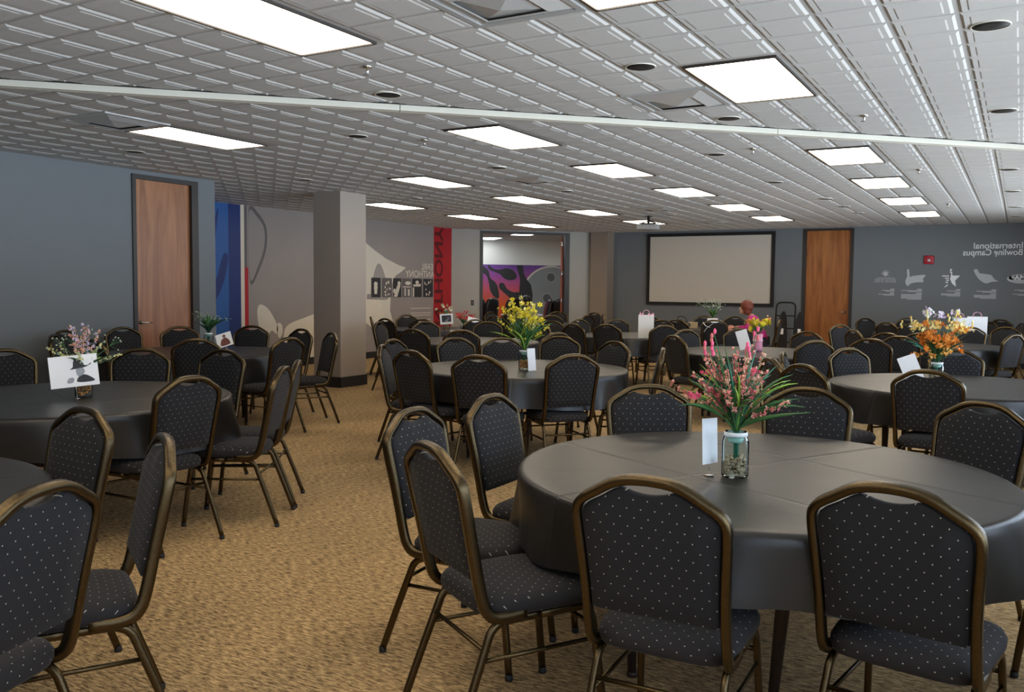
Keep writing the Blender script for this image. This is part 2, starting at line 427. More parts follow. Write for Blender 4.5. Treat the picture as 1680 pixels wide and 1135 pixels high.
for gy, near in ((5.11, True), (8.657, False)):
    bm.from_mesh(pans(gy, near))
struct(mk('ceiling', bm, [M_CEILBASE, M_CEIL], smooth=False))

# --- folding-wall track crossing the ceiling on the diagonal
bm = bmesh.new()
Mt = Matrix.Translation((-3.0, 6.30, 0)) @ Matrix.Rotation(radians(45), 4, 'Z')
for x0, x1 in ((-9, -1.48), (-1.475, 1.66), (1.665, 9)):
    box(bm, x0, x1, -.030, .012, CEIL-.050, CEIL-.001, bev=.002, M=Mt, mi=0)
    box(bm, x0, x1, .018, .060, CEIL-.050, CEIL-.001, bev=.002, M=Mt, mi=0)
    box(bm, x0, x1, .060, .085, CEIL-.022, CEIL-.001, bev=.002, M=Mt, mi=0)
box(bm, -9, 9, .010, .020, CEIL-.035, CEIL-.001, M=Mt, mi=1)
box(bm, -9, 9, -.048, -.030, CEIL-.008, CEIL-.001, M=Mt, mi=1)
struct(mk('trim_1', bm, [M_TRACK, M_BLACK], smooth=False))

# --- walls
T = 0.14
bm = bmesh.new()
box(bm, XL-T, XL, YR-T, 6.68, 0, CEIL); box(bm, XL-T, XL, 7.63, YREC, 0, CEIL); box(bm, XL-T, XL, 6.68, 7.63, 2.745, CEIL)
box(bm, XREC, XL-T, YREC-T, YREC, 0, CEIL)
struct(mk('wall_left', bm, M_WALLB, smooth=False))
bm = bmesh.new(); box(bm, XREC-T, XREC, YREC-T, XREC+DC+.03, 0, CEIL)
struct(mk('wall_recess', bm, M_MURALG, smooth=False))
D45 = Vector((1, 1, 0)).normalized(); N45 = Vector((1, -1, 0)).normalized()     # along the diagonal wall, and towards the room
def dg(s, off=0.0, z=0.0):
    """point on the diagonal wall: s metres from its left corner"""
    p = Vector((XREC, XREC+DC, z)) + D45*s + N45*off; return p
Md = basis(dg(0), D45, (0, 0, 1)).copy()
# local frame of the diagonal wall: x along, y up, z towards the room
def dbox(bm, s0, s1, o0, o1, z0, z1, bev=0, mi=0):
    Mx = Matrix.Translation((XREC, XREC+DC, 0)) @ Matrix.Rotation(radians(45), 4, 'Z')   # x along wall, -y towards room
    return box(bm, s0, s1, -o1, -o0, z0, z1, bev=bev, mi=mi, M=Mx)
SJ0, SJ1, SEND = 0.74, 2.78, 3.62
bm = bmesh.new()
dbox(bm, -.05, SJ0, -T, 0, 0, CEIL); dbox(bm, SJ1, SEND, -T, 0, 0, CEIL); dbox(bm, SJ0, SJ1, -T, 0, 2.755, CEIL)
struct(mk('wall_corner', bm, M_WALLG, smooth=False))
bm = bmesh.new()
box(bm, -8.60, -4.07, YB, YB+T, 0, CEIL); box(bm, -3.05, XR, YB, YB+T, 0, CEIL); box(bm, -4.07, -3.05, YB, YB+T, 2.77, CEIL)
struct(mk('wall_back', bm, M_WALLB, smooth=False))
bm = bmesh.new(); box(bm, XL-T, XR+T, YR-T, YR, 0, CEIL)
struct(mk('wall_rear', bm, M_WALLB, smooth=False))
# window wall
wins = [(-3.4, -0.5), (0.0, 2.9), (3.4, 6.3), (6.8, 9.7), (10.2, 13.1), (13.6, 16.5)]
WZ0, WZ1 = 0.60, 2.30
bm = bmesh.new()
box(bm, XR, XR+T, YR-T, YB+T, 0, WZ0); box(bm, XR, XR+T, YR-T, YB+T, WZ1, CEIL)
e = [YR-T] + [v for w in wins for v in w] + [YB+T]
for a, b in zip(e[0::2], e[1::2]): box(bm, XR, XR+T, a, b, WZ0, WZ1)
struct(mk('wall_right', bm, M_WALLG, smooth=False))
for i, (a, b) in enumerate(wins):
    bm = bmesh.new()
    box(bm, XR+.03, XR+.09, a, a+.05, WZ0, WZ1); box(bm, XR+.03, XR+.09, b-.05, b, WZ0, WZ1)
    box(bm, XR+.03, XR+.09, a, b, WZ0, WZ0+.05); box(bm, XR+.03, XR+.09, a, b, WZ1-.05, WZ1); box(bm, XR+.03, XR+.09, (a+b)/2-.025, (a+b)/2+.025, WZ0, WZ1)
    w = struct(mk('window_%d' % (i+1), bm, M_BRONZE, smooth=False))
    ld = bpy.data.lights.new('daylight_portal', 'AREA'); ld.shape = 'RECTANGLE'; ld.size = WZ1-WZ0; ld.size_y = b-a
    ld.cycles.is_portal = True
    lo = bpy.data.objects.new('daylight_portal', ld); COL.objects.link(lo)
    lo.location = (XR+.12, (a+b)/2, (WZ0+WZ1)/2); lo.rotation_euler = (0, radians(90), 0)
# pillars
bm = bmesh.new(); box(bm, -8.86, -8.355, 9.50, 10.06, 0, CEIL); struct(mk('wall_pillar', bm, mat('warm_grey_paint', (0.40, 0.345, 0.30), .7, var=.04, scale=2, bump=.08, bscale=220), smooth=False))
bm = bmesh.new(); box(bm, -8.90, -8.46, 18.97, YB, 0, CEIL); struct(mk('wall_pilaster', bm, mat('taupe_paint', (0.30, 0.24, 0.19), .7, var=.04, scale=2), smooth=False))
# baseboards
bm = bmesh.new()
box(bm, XL, XL+.012, YR, 6.68, 0, .11); box(bm, XL, XL+.012, 7.63, YREC, 0, .11)
struct(mk('baseboard_left', bm, M_BASEB, smooth=False))
bm = bmesh.new(); box(bm, XREC, XREC+.012, YREC, XREC+DC, 0, .13); struct(mk('baseboard_recess', bm, M_BASEB, smooth=False))
bm = bmesh.new()
box(bm, -8.875, -8.343, 9.485, 9.499, 0, .15); box(bm, -8.354, -8.341, 9.485, 10.075, 0, .15); box(bm, -8.875, -8.861, 9.485, 10.075, 0, .15); box(bm, -8.875, -8.343, 10.061, 10.075, 0, .15)
struct(mk('baseboard_pillar', bm, M_BASEB, smooth=False))
bm = bmesh.new(); dbox(bm, 0, SJ0-.06, 0, .012, 0, .11); dbox(bm, SJ1+.06, SEND-.1, 0, .012, 0, .11); struct(mk('baseboard_corner', bm, M_BASEB, smooth=False))
bm = bmesh.new(); box(bm, -8.46, -4.13, YB-.012, YB, 0, .11); box(bm, -2.99, XR, YB-.012, YB, 0, .11); struct(mk('baseboard_back', bm, M_BASEB, smooth=False))

# doors
def lever(parent, px, py, pz, axis, m, sg=-1):
    bm = bmesh.new()
    M = Matrix.Translation((px, py, pz)) @ Matrix.Rotation(axis, 4, 'Z')      # local -y = out of the leaf, x along leaf
    vs = []
    b2 = bmesh.new(); lathe(b2, [(.026, 0), (.026, .008), (.012, .012), (.012, .05)], seg=16)
    for v in b2.verts: v.co = Vector((v.co.x, -v.co.z, v.co.y))
    me = bpy.data.meshes.new('t'); b2.to_mesh(me); b2.free(); bm.from_mesh(me)
    tube(bm, [(0, -.05, 0), (sg*.02, -.055, 0), (sg*.06, -.055, -.002), (sg*.12, -.05, -.004)], [.011, .011, .009, .008], seg=8)
    for v in bm.verts: v.co = M @ v.co
    return mk('door_handle', bm, m, parent)
bm = bmesh.new()   # left door, leaf set back in its frame
box(bm, XL-.075, XL-.03, 6.73, 7.53, 0.01, 2.69)
d1 = struct(mk('door_1', bm, M_DOOR, smooth=False))
bm = bmesh.new()
box(bm, XL-T, XL+.02, 6.68, 6.73, 0, 2.745); box(bm, XL-T, XL+.02, 7.53, 7.63, 0, 2.745); box(bm, XL-T, XL+.02, 6.73, 7.53, 2.69, 2.745)
mk('door_frame', bm, M_BRONZE, d1, smooth=False)
lever(d1, XL-.03, 6.80, 0.99, radians(90), M_CHROME, 1)
bm = bmesh.new(); box(bm, XL-T-.02, XL-T, 6.6, 7.7, 0, CEIL); struct(mk('wall_left', bm, M_BLACK, smooth=False))
bm = bmesh.new(); box(bm, -4.00, -3.11, YB+.03, YB+.075, 0.01, 2.73)
d2 = struct(mk('door_2', bm, M_DOOR2, smooth=False))
bm = bmesh.new()
box(bm, -4.07, -4.00, YB-.02, YB+T, 0, 2.77); box(bm, -3.11, -3.05, YB-.02, YB+T, 0, 2.77); box(bm, -4.00, -3.11, YB-.02, YB+T, 2.73, 2.77)
mk('door_frame', bm, M_BRONZE, d2, smooth=False)
lever(d2, -3.19, YB+.03, 1.02, 0.0, M_CHROME)
# double doorway in the diagonal wall; the right leaf stands open into the next room
bm = bmesh.new(); hp_ = dg(SJ1-.085, -T-.01)     # hinge line; the leaf swings away through about seventy degrees
box(bm, 0, .045, 0, .96, .01, 2.70, M=Matrix.Translation((hp_.x, hp_.y, 0)) @ Matrix.Rotation(radians(45-17.2), 4, 'Z'))
d3 = struct(mk('door_3', bm, M_DOORR, smooth=False))
bm = bmesh.new(); dbox(bm, SJ0-.06, SJ0, -T-.02, .03, 0, 2.765); dbox(bm, SJ1-.05, SJ1+.07, -T-.02, .03, 0, 2.765); dbox(bm, SJ0, SJ1-.05, -T-.02, .03, 2.715, 2.765)
mk('door_frame', bm, M_BRONZE, d3, smooth=False)
for z in (.35, 1.1, 1.75, 2.45):
    bm = bmesh.new(); dbox(bm, SJ1-.080, SJ1-.048, -T-.02, -T+.02, z, z+.11, bev=.004); mk('door_hinge', bm, M_CHROME, d3)

# --- the next room, seen through the doorway
def obox(bm, s0, s1, o0, o1, z0, z1, **k): return dbox(bm, s0, s1, -o1, -o0, z0, z1, **k)
OD = 4.35
bm = bmesh.new()
obox(bm, -3.0, 6.0, OD, OD+T, 0, CEIL); obox(bm, -3.0-T, -3.0, T, OD+T, 0, CEIL); obox(bm, 6.0, 6.0+T, T, OD+T, 0, CEIL)
obox(bm, -3.0, -.05, T-.02, T, 0, CEIL); obox(bm, SEND, 6, T-.02, T, 0, CEIL)
struct(mk('wall_far_room', bm, M_WHITEP, smooth=False))

# --- ceiling furniture
def ceiling_light(x, y, label, lens=M_LENS, rot=None):
    t = thing('ceiling_light', label, 'ceiling light', (x+LW/2, y+LL/2, CEIL), rot or 0.0, 'recessed ceiling light panels')
    a, b = LW/2, LL/2
    bm = bmesh.new()
    for X0, X1, Ya, Yb in ((-a-.012, -a, -b-.012, b+.012), (a, a+.012, -b-.012, b+.012), (-a, a, -b-.012, -b), (-a, a, b, b+.012)):
        box(bm, X0, X1, Ya, Yb, -.016, -.0005)
    mk('frame', bm, M_BRONZE, t, smooth=False)  # frame's dark colour stands in for the shadow of the lens recess
    bm = bmesh.new(); box(bm, -a+.0005, a-.0005, -b+.0005, b-.0005, -.008, -.001)
    mk('lens', bm, lens, t, smooth=False)
    return t
LN = ['large bright ceiling panel cut by the top edge, left of centre', 'bright ceiling panel just touching the top edge, beside an air vent',
      'bright ceiling panel before the diagonal track, between vent and round hole', None, None, None, None]
n0 = 0
for (x, y), lb in zip(lights_near, LN):
    ceiling_light(x, y, lb or 'lit rectangular ceiling panel over the part of the room behind the camera')
LF = ['first lit ceiling panel of the right row beyond the diagonal track', 'second lit ceiling panel of the right row beyond the track',
      'third lit ceiling panel of the right row beyond the track', 'farthest lit ceiling panel of the right row, near the lettered wall',
      'lit ceiling panel right behind the track, nearest of the middle row', 'second lit ceiling panel of the middle row beyond the track',
      'third lit ceiling panel of the middle row beyond the track', 'fourth lit ceiling panel of the middle row, in front of the screen',
      'farthest lit ceiling panel of the middle row, above the amber door',
      'long lit ceiling panel near the slate wall, above the brown door at left', 'lit ceiling panel right of the square pillar, second of the left row',
      'third lit ceiling panel of the left row, above the yellow flowers', 'fourth lit ceiling panel of the left row, right of the doorway',
      'lit ceiling panel directly behind the hanging projector', 'lit ceiling panel partly hidden behind the top of the square pillar',
      'lit ceiling panel above the red strip of the mural wall', 'lit ceiling panel closest to the top of the open doorway']
for (x, y), lb in zip(lights_far, LF): ceiling_light(x, y, lb)
p = dg(2.09, -1.2); o = ceiling_light(p.x-LW/2, p.y-LL/2, 'cool white ceiling panel in the next room, centred above the doorway', M_LENS2, radians(45))
p = dg(1.70, -3.5); o = ceiling_light(p.x-LW/2, p.y-LL/2, 'cool white ceiling panel in the next room, cut by the left door jamb', M_LENS2, radians(45))
p = dg(4.4, -2.2); o = ceiling_light(p.x-LW/2, p.y-LL/2, 'cool white ceiling panel in the next room hidden by the right jamb', M_LENS2, radians(45))

# air diffusers
VL = ['square air vent cut by the top edge of the picture', 'square metal air vent left of the bright panel before the track', 'dark square air vent above the long panel near the slate wall',
      'small air vent right of the square pillar\'s panel, mid ceiling', 'air vent in front of the hanging projector', 'farthest air vent, between projector and screen']
vsrc = None
for (x, y), lb in zip(vents, VL):
    if vsrc:
        copy_tree(vsrc, (x, y, CEIL), 0, lb, 'air vent', 'square air vents in the ceiling'); continue
    t = thing('ceiling_vent', lb, 'air vent', (x, y, CEIL), 0, 'square air vents in the ceiling')
    bm = bmesh.new()
    for X0, X1, Ya, Yb in ((-.305, -.27, -.305, .305), (.27, .305, -.305, .305), (-.27, .27, -.305, -.27), (-.27, .27, .27, .305)): box(bm, X0, X1, Ya, Yb, -.014, -.0005)
    mk('frame', bm, M_VENT, t, smooth=False)
    for r0, r1, z0, z1 in ((.27, .17, -.004, -.036), (.215, .01, -.010, -.050)):
        bm = bmesh.new()
        a = [bm.verts.new((sx*r0, sy*r0, z0)) for sx, sy in ((-1, -1), (1, -1), (1, 1), (-1, 1))]
        b = [bm.verts.new((sx*r1, sy*r1, z1)) for sx, sy in ((-1, -1), (1, -1), (1, 1), (-1, 1))]
        a2 = [bm.verts.new((v.co.x*.985, v.co.y*.985, v.co.z+.003)) for v in a]; b2 = [bm.verts.new((v.co.x*.95, v.co.y*.95, v.co.z+.003)) for v in b]
        for k in range(4):
            q = (k+1) % 4
            bm.faces.new((a[k], a[q], b[q], b[k])); bm.faces.new((a2[q], a2[k], b2[k], b2[q])); bm.faces.new((b[k], b[q], b2[q], b2[k])); bm.faces.new((a[q], a[k], a2[k], a2[q]))
        if r1 < .06: bm.faces.new(b)
        mk('louvre', bm, M_VENT, t, smooth=False)
    bm = bmesh.new(); box(bm, -.27, .27, -.27, .27, -.003, -.0008); mk('backing', bm, M_BLACK, t, smooth=False)
    vsrc = t
# recessed downlights
DL = [(-2.04, 5.01), (-.19, 5.06), (-.17, 7.43), (-3.88, 4.91), (-2.03, 6.81), (-5.18, 6.12), (-7.83, 5.81), (-5.1, 8.42), (-2.66, 8.54), (-2.68, 11.03), (-2.5, 13.3),
      (-5.47, 10.86), (-.17, 10.95), (-7.99, 10.8), (-7.89, 8.31), (-.15, 13.3), (-.13, 15.74), (-.14, 17.6), (-2.47, 14.61), (-2.45, 15.9), (-8.47, 15.87), (-7.95, 13.2), (-5.5, 15.05)]
DLL = ['dark round ceiling hole left of the big panel before the track', 'largest dark round ceiling hole, top right corner', 'dark round ceiling hole at the right edge, before the track',
 'dark round ceiling hole left of centre, just before the track', 'dark round ceiling hole under the bright panel, close to the track', 'dark round ceiling hole just behind the track, left of centre',
 'dark round ceiling hole above the brown door at left', 'dark round ceiling hole right of centre panel, behind the track', 'dark round ceiling hole between the middle and right panel rows, nearest',
 'dark round ceiling hole between the middle and right rows, second', 'dark round ceiling hole between the middle and right rows, third', 'dark round ceiling hole between the left and middle panel rows',
 'dark round ceiling hole at the right edge, second beyond track', 'dark round ceiling hole right above the square pillar\'s panel', 'dark round ceiling hole left of the square pillar top', 'dark round ceiling hole at the right edge, third beyond track',
 'dark round ceiling hole at the right edge, fourth beyond track', 'dark round ceiling hole at the right edge, farthest', 'dark round ceiling hole above the amber door', 'dark round ceiling hole right above the amber door frame',
 'dark round ceiling hole in front of the doorway', 'dark round ceiling hole above the mural photographs', 'dark round ceiling hole right of the hanging projector']
dsrc = None
for (x, y), lb in zip(DL, DLL):
    if dsrc: copy_tree(dsrc, (x, y, CEIL), 0, lb, 'downlight', 'round recessed downlights'); continue
    t = thing('downlight', lb, 'downlight', (x, y, CEIL), 0, 'round recessed downlights')
    bm = bmesh.new(); lathe(bm, [(.092, -.0005), (.094, -.014), (.091, -.0175), (.086, -.0170), (.085, -.0150)], seg=32, caps=False); mk('trim_ring', bm, M_TRACK, t)
    bm = bmesh.new(); lathe(bm, [(.0848, -.0148), (.0845, -.0162), (.03, -.0150)], seg=32); mk('reflector', bm, M_BLACK, t)
    dsrc = t
ssrc = None
SP = [((-3.51, 4.24), 'ceiling sprinkler beside the largest panel at top left'), ((-1.09, 7.16), 'ceiling sprinkler right of the bright panel before the track'), ((-2.25, 8.36), 'ceiling sprinkler just beyond the track, right of centre'),
      ((-4.77, 6.57), 'ceiling sprinkler beyond the track near the middle'), ((-1.02, 10.55), 'ceiling sprinkler right of the right panel row'), ((-1.01, 14.82), 'farthest ceiling sprinkler near the lettered wall')]
for (x, y), lb in SP:
    if ssrc: copy_tree(ssrc, (x, y, CEIL), 0, lb, 'sprinkler', 'ceiling sprinklers'); continue
    t = thing('sprinkler', lb, 'sprinkler', (x, y, CEIL), 0, 'ceiling sprinklers')
    bm = bmesh.new(); lathe(bm, [(.030, -.0005), (.028, -.020), (.008, -.022), (.008, -.045), (.004, -.055)], seg=16); mk('body', bm, M_CHROME, t)
    bm = bmesh.new()
    for s in (-1, 1): tube(bm, [(0, s*.008, -.022), (0, s*.016, -.035), (0, s*.004, -.052)], .002, seg=6)
    lathe(bm, [(.004, -.055), (.022, -.056), (.022, -.058), (.004, -.059)], seg=12); mk('deflector', bm, M_PLAST, t)
    ssrc = t

# ================================================================== WALL GRAPHICS
def graphic(name, polys, frame, m, label=None, cat=None, th=.0015, lift=0.0, parent=None, M2=None):
    bm = bmesh.new()
    for p in polys: slab(bm, p, th, frame @ Matrix.Translation((0, 0, lift if lift else -.0004)))
    o = mk(name, bm, m, parent, smooth=False)
    if label: tag(o, label, cat)
    return o
def rect(x0, y0, x1, y1): return [(x0, y0), (x1, y0), (x1, y1), (x0, y1)]
def ell(cx, cy, rx, ry, n=28, a0=0, a1=2*pi, rot=0):
    out = []
    for i in range(n):
        a = a0+(a1-a0)*i/(n if abs(a1-a0) > 6.28 else n-1)
        x, y = rx*cos(a), ry*sin(a); out.append((cx+x*cos(rot)-y*sin(rot), cy+x*sin(rot)+y*cos(rot)))
    return out
def spl(pts, k=5):
    n = len(pts); P = [Vector((p[0], p[1], 0)) for p in pts]; out = []
    for i in range(n):
        p0, p1, p2, p3 = P[i-1], P[i], P[(i+1) % n], P[(i+2) % n]
        for j in range(k):
            t = j/k; v = 0.5*((2*p1)+(-p0+p2)*t+(2*p0-5*p1+4*p2-p3)*t*t+(-p0+3*p1-3*p2+p3)*t**3); out.append((v.x, v.y))
    return out
def ring_poly(outer, inner):
    return [[outer[i], outer[(i+1) % len(outer)], inner[(i+1) % len(inner)], inner[i]] for i in range(len(outer))]
def text_mesh(name, s, size, frame, m, mirror=True, align='LEFT', bold=0.0, parent=None, th=.0012, rot=0.0, lift=.001, label=None, cat=None, sx=1.0):
    cu = bpy.data.curves.new(name, 'FONT'); cu.body = s; cu.size = size; cu.align_x = align; cu.extrude = th; cu.offset = bold; cu.space_line = .82
    tmp = bpy.data.objects.new('tmp_text', cu); COL.objects.link(tmp)
    dp = bpy.context.evaluated_depsgraph_get(); me = bpy.data.meshes.new_from_object(tmp.evaluated_get(dp))
    bpy.data.objects.remove(tmp); bpy.data.curves.remove(cu)
    S = Matrix.Diagonal((-sx if mirror else sx, 1, 1, 1))
    me.transform(frame @ Matrix.Translation((0, 0, lift)) @ Matrix.Rotation(rot, 4, 'Z') @ S)
    if mirror: me.flip_normals()
    me.name = name; me.materials.clear(); me.materials.append(m)
    o = bpy.data.objects.new(name, me); COL.objects.link(o)
    if parent: o.parent = parent
    if label: tag(o, label, cat)
    return o
# recess wall frame: local x = world +y, local y = up, faces the room (+x)
FR = basis((XREC, 0, 0), (0, 1, 0), (0, 0, 1))
t = thing('wall_mural', 'long grey bowler mural with blue and red strips on the recessed wall', 'mural', (XREC, 13, 0))
t0 = Matrix.Translation((-XREC, -13, 0))
FRm = t0 @ FR
graphic('blue_strip', [rect(8.6, .13, 10.16, 2.799)], FRm, M_BLUEV, parent=t)
graphic('deep_blue_strip', [rect(10.16, .13, 10.42, 2.799)], FRm, M_BLUED, parent=t)
blue_loop = spl([(9.95, 2.7), (9.75, 2.1), (9.72, 1.6), (9.85, 1.2), (10.05, 1.5), (10.15, 1.9), (10.05, 1.95), (9.9, 1.55), (9.83, 1.7), (9.9, 2.3)])
graphic('blue_swirl', [blue_loop], FRm, M_BLUED, parent=t, lift=.0016)
graphic('white_stripe', [rect(10.42, .13, 10.50, 2.799)], FRm, M_MURALW, parent=t)
graphic('red_stripe', [rect(10.50, .13, 10.585, 1.75)], FRm, M_REDV, parent=t)
graphic('dark_red_stripe', [rect(10.50, 1.75, 10.56, 2.799)], FRm, M_MURALD, parent=t)
lo = spl([(10.60, 2.72), (10.82, 2.68), (11.0, 2.45), (11.0, 2.1), (10.85, 1.75), (10.62, 1.5)]); li = spl([(10.60, 2.66), (10.79, 2.62), (10.95, 2.43), (10.95, 2.12), (10.81, 1.78), (10.62, 1.56)])
graphic('grey_loop_outline', ring_poly(lo, li), FRm, M_MURALD, parent=t, lift=.0002)
graphic('pale_highlight', [spl([(10.78, 1.02), (10.85, 1.12), (11.02, 1.05), (11.18, .86), (11.26, .70), (11.22, .60), (11.10, .66), (10.96, .50), (10.86, .60), (10.80, .80)]),
                           spl([(11.25, .78), (11.35, .76), (11.37, .62), (11.30, .52), (11.24, .62)])], FRm, M_MURALL, parent=t)
graphic('lower_pale_print', [spl([(11.42, .15), (11.40, .55), (11.5, .74), (11.9, .86), (12.6, 1.02), (13.3, 1.1), (13.3, .15)])], FRm, M_MURALW, parent=t)
# bowler figure: pale body with arch of shadow
graphic('pale_figure', [[(12.9, 2.75), (13.70, 2.30), (13.95, 2.18), (14.3, 2.03), (14.75, 1.90), (14.98, 1.86), (14.85, 1.78), (14.62, 1.68), (14.50, 1.50), (14.46, 1.25), (14.44, .95), (14.60, .60), (14.75, .40), (14.75, .13), (14.35, .13),
       (14.30, .50), (14.22, .80), (14.15, 1.0), (14.00, 1.3), (13.7, 1.3), (13.6, .13), (12.9, .13)]], FRm, M_MURALL, parent=t)
graphic('grey_arch', [spl([(13.83, 1.25), (13.86, 1.55), (13.98, 1.85), (14.08, 1.92), (14.18, 1.84), (14.30, 1.60), (14.38, 1.35), (14.38, 1.2), (14.1, 1.18)])], FRm, M_MURALM, parent=t, lift=.0016)
graphic('cream_facet', [[(13.5, 1.2), (14.10, 1.18), (14.26, .90), (14.02, .52), (13.5, .82)]], FRm, M_MURALW, parent=t, lift=.0018)
ph = [(13.86, 14.10), (14.14, 14.36), (14.42, 14.66), (14.68, 14.95), (14.98, 15.38), (15.42, 15.98)]
ph = [(13.83, 14.13), (14.17, 14.50), (14.54, 14.82), (14.85, 15.16), (15.20, 15.55), (15.60, 15.97)]
rr = random.Random(3)
for i, (a, b) in enumerate(ph):
    f = graphic('photo_panel', [rect(a, 1.23, b, 1.63)], FRm, M_CARDK if i not in (1, 3) else M_MURALD, parent=t, lift=.0020)
    polys = []
    if i == 0: polys = [ell(a+.14, 1.50, .06, .05), [(a+.08, 1.46), (a+.2, 1.46), (a+.18, 1.3), (a+.1, 1.3)]]
    elif i == 2: polys = [ell(a+.20, 1.52, .05, .05), [(a+.02, 1.24), (a+.14, 1.24), (a+.25, 1.48), (a+.14, 1.48)], ell(a+.05, 1.36, .05, .05)]
    elif i == 3: polys = [rect(a+.02, 1.44, b-.02, 1.46), rect(a+.08, 1.26, a+.12, 1.42), rect(a+.2, 1.26, a+.26, 1.40), ell(a+.2, 1.53, .10, .04)]
    elif i == 4: polys = [ell(a+.18, 1.55, .06, .04), [(a+.03, 1.50), (a+.32, 1.52), (a+.3, 1.46), (a+.05, 1.46)], rect(a+.02, 1.24, a+.07, 1.44)]
    else:
        for _ in range(12): polys.append(ell(a+rr.uniform(.05, b-a-.05), rr.uniform(1.27, 1.58), rr.uniform(.012, .03), rr.uniform(.012, .035), n=9))
    graphic('photo_figures', polys, FRm, M_MURALL, parent=f, lift=.0038)
text_mesh('outline_name', 'EARL', .20, FRm @ Matrix.Translation((15.98, 1.83, 0)), M_MURALL, parent=t, align='LEFT')
text_mesh('outline_name', 'ANTHONY', .21, FRm @ Matrix.Translation((16.02, 1.66, 0)), M_MURALL, parent=t, align='LEFT')
graphic('text_lines', [rect(15.15, .98-.05*k, 15.9, .994-.05*k) for k in (0, 2, 3, 5, 6, 8)], FRm, M_MURALL, parent=t)
rs = graphic('red_strip', [rect(16.0, .13, 16.72, 2.799)], FRm, M_REDV, parent=t, lift=.001)
text_mesh('strip_letters', 'ANTHONY', .42, FRm @ Matrix.Translation((16.05, .24, 0)), M_REDD, parent=t, rot=radians(-90), bold=.012, lift=.003, align='LEFT', sx=1.22)
# switch plate and alarm
t = thing('light_switch', 'small dark switch plate left of the open doorway', 'light switch', dg(.50, 0, 1.10), radians(45))
bm = bmesh.new(); box(bm, -.035, .035, -.006, -.0005, -.06, .06, bev=.002); mk('plate', bm, M_BRONZE, t)
bm = bmesh.new(); box(bm, -.008, .008, -.012, -.006, -.015, .015); mk('toggle', bm, M_PLAST, t, smooth=False)
t = thing('fire_alarm', 'red fire alarm strobe on the slate wall above the logos', 'fire alarm', (-1.62, YB, 2.10))
bm = bmesh.new(); box(bm, -.09, .09, -.045, .0, -.085, .085, bev=.01); mk('housing', bm, M_ALARM, t)
bm = bmesh.new(); ball(bm, (0, -.052, -.01), .032, 2, (1, .6, .8)); mk('strobe_lens', bm, M_WHITEV, t)
# lettered wall
FB = basis((0, YB, 0), (1, 0, 0), (0, 0, 1))
def fb(): return FB
t = thing('wall_lettering', 'white mirrored lettering on the slate wall above the logos', 'wall lettering', (0, YB, 0))
Z0 = Matrix.Translation((0, -YB, 0))
text_mesh('title_line', 'International', .165, Z0 @ FB @ Matrix.Translation((.0, 2.315, 0)), M_WHITEV, parent=t, bold=.002)
text_mesh('title_line', 'Bowling Campus', .165, Z0 @ FB @ Matrix.Translation((.0, 2.185, 0)), M_WHITEV, parent=t, bold=.002, sx=.92)
def logo(name, x, polys, label, texts):
    t = thing(name, label, 'wall logo', (x, YB, 1.6))
    F = basis((0, 0, 0), (1, 0, 0), (0, 0, 1))
    graphic('emblem', polys, F, M_SILVERV if name != 'star_logo' else M_WHITEV, parent=t)
    graphic('caption_block', texts, F, M_SILVERV, parent=t)
    return t
def cap(rows, xr=.16, top=-.08):
    out = []; z = top
    for kind, w, nl in rows:
        for i in range(nl):
            h = .020 if kind == 'h' else .012; ww = w if i < nl-1 else w*.7
            out.append(rect(xr-ww, z-h, xr, z)); z -= h+.007
        z -= .012 if kind == 'b' else .002
    return out
lg = logo('sunburst_logo', -2.42, [ell(0, .22, .045, .045)] + [[(.05*cos(a-.12), .22+.05*sin(a-.12)), (.09*cos(a), .22+.09*sin(a)), (.05*cos(a+.12), .22+.05*sin(a+.12))] for a in [pi*k/8 for k in range(1, 16) if k < 9 or k > 14]] ,
     'sunburst emblem over three lines of small mirrored text on slate wall', cap([('h', .10, 1), ('b', .24, 2), ('h', .12, 1), ('b', .30, 2)], xr=.18))
text_mesh('logo_text', 'INTERNATIONAL\nBOWLING MUSEUM\nAND HALL OF FAME', .045, Matrix.Translation((0, 0, 0)) @ basis((0, 0, 0), (1, 0, 0), (0, 0, 1)) @ Matrix.Translation((0, .12, 0)), M_SILVERV, parent=lg, align='CENTER')
logo('pin_logo', -1.90, [spl([(-.12, .30), (-.085, .31), (-.07, .24), (-.06, .16), (.0, .18), (.22, .20), (.18, .12), (.19, .06), (.05, .05), (-.05, .02), (-.08, -.02), (-.12, .0), (-.14, .08), (-.11, .18)])],
     'pin-and-banner emblem above the tallest mirrored caption block', cap([('h', .12, 1), ('b', .38, 2), ('h', .15, 1), ('b', .38, 6)], xr=.17))
st = []
for k in range(10):
    a = pi/2+pi*k/5; r = .17 if k % 2 == 0 else .072; st.append((r*cos(a), .13+r*.95*sin(a)))
right_half = [(.01, .13+.0)]+[(x, y) for x, y in st if x > .01 or (abs(x) < .01 and y < .1)]
logo('star_logo', -1.22, [[(.01, .25), (.03, .19), (.165, .19), (.08, .09), (.10, -.03), (.03, .03), (-.01, .12)], [(-.165, .19), (-.03, .19), (-.03, .17), (-.14, .17)], rect(-.10, .125, -.03, .145), rect(-.08, .085, -.03, .105), rect(-.09, .045, -.04, .065),
       [(-.11, -.04), (-.05, .02), (-.04, .0), (-.10, -.045)], ell(.0, .30, .02, .02, n=14), [(-.02, .26), (.01, .22), (.03, .24), (.0, .28)]],
     'star emblem with a bowler figure, middle of the wall logos', cap([('h', .11, 1), ('b', .34, 1), ('h', .14, 1), ('b', .34, 3)], xr=.18))
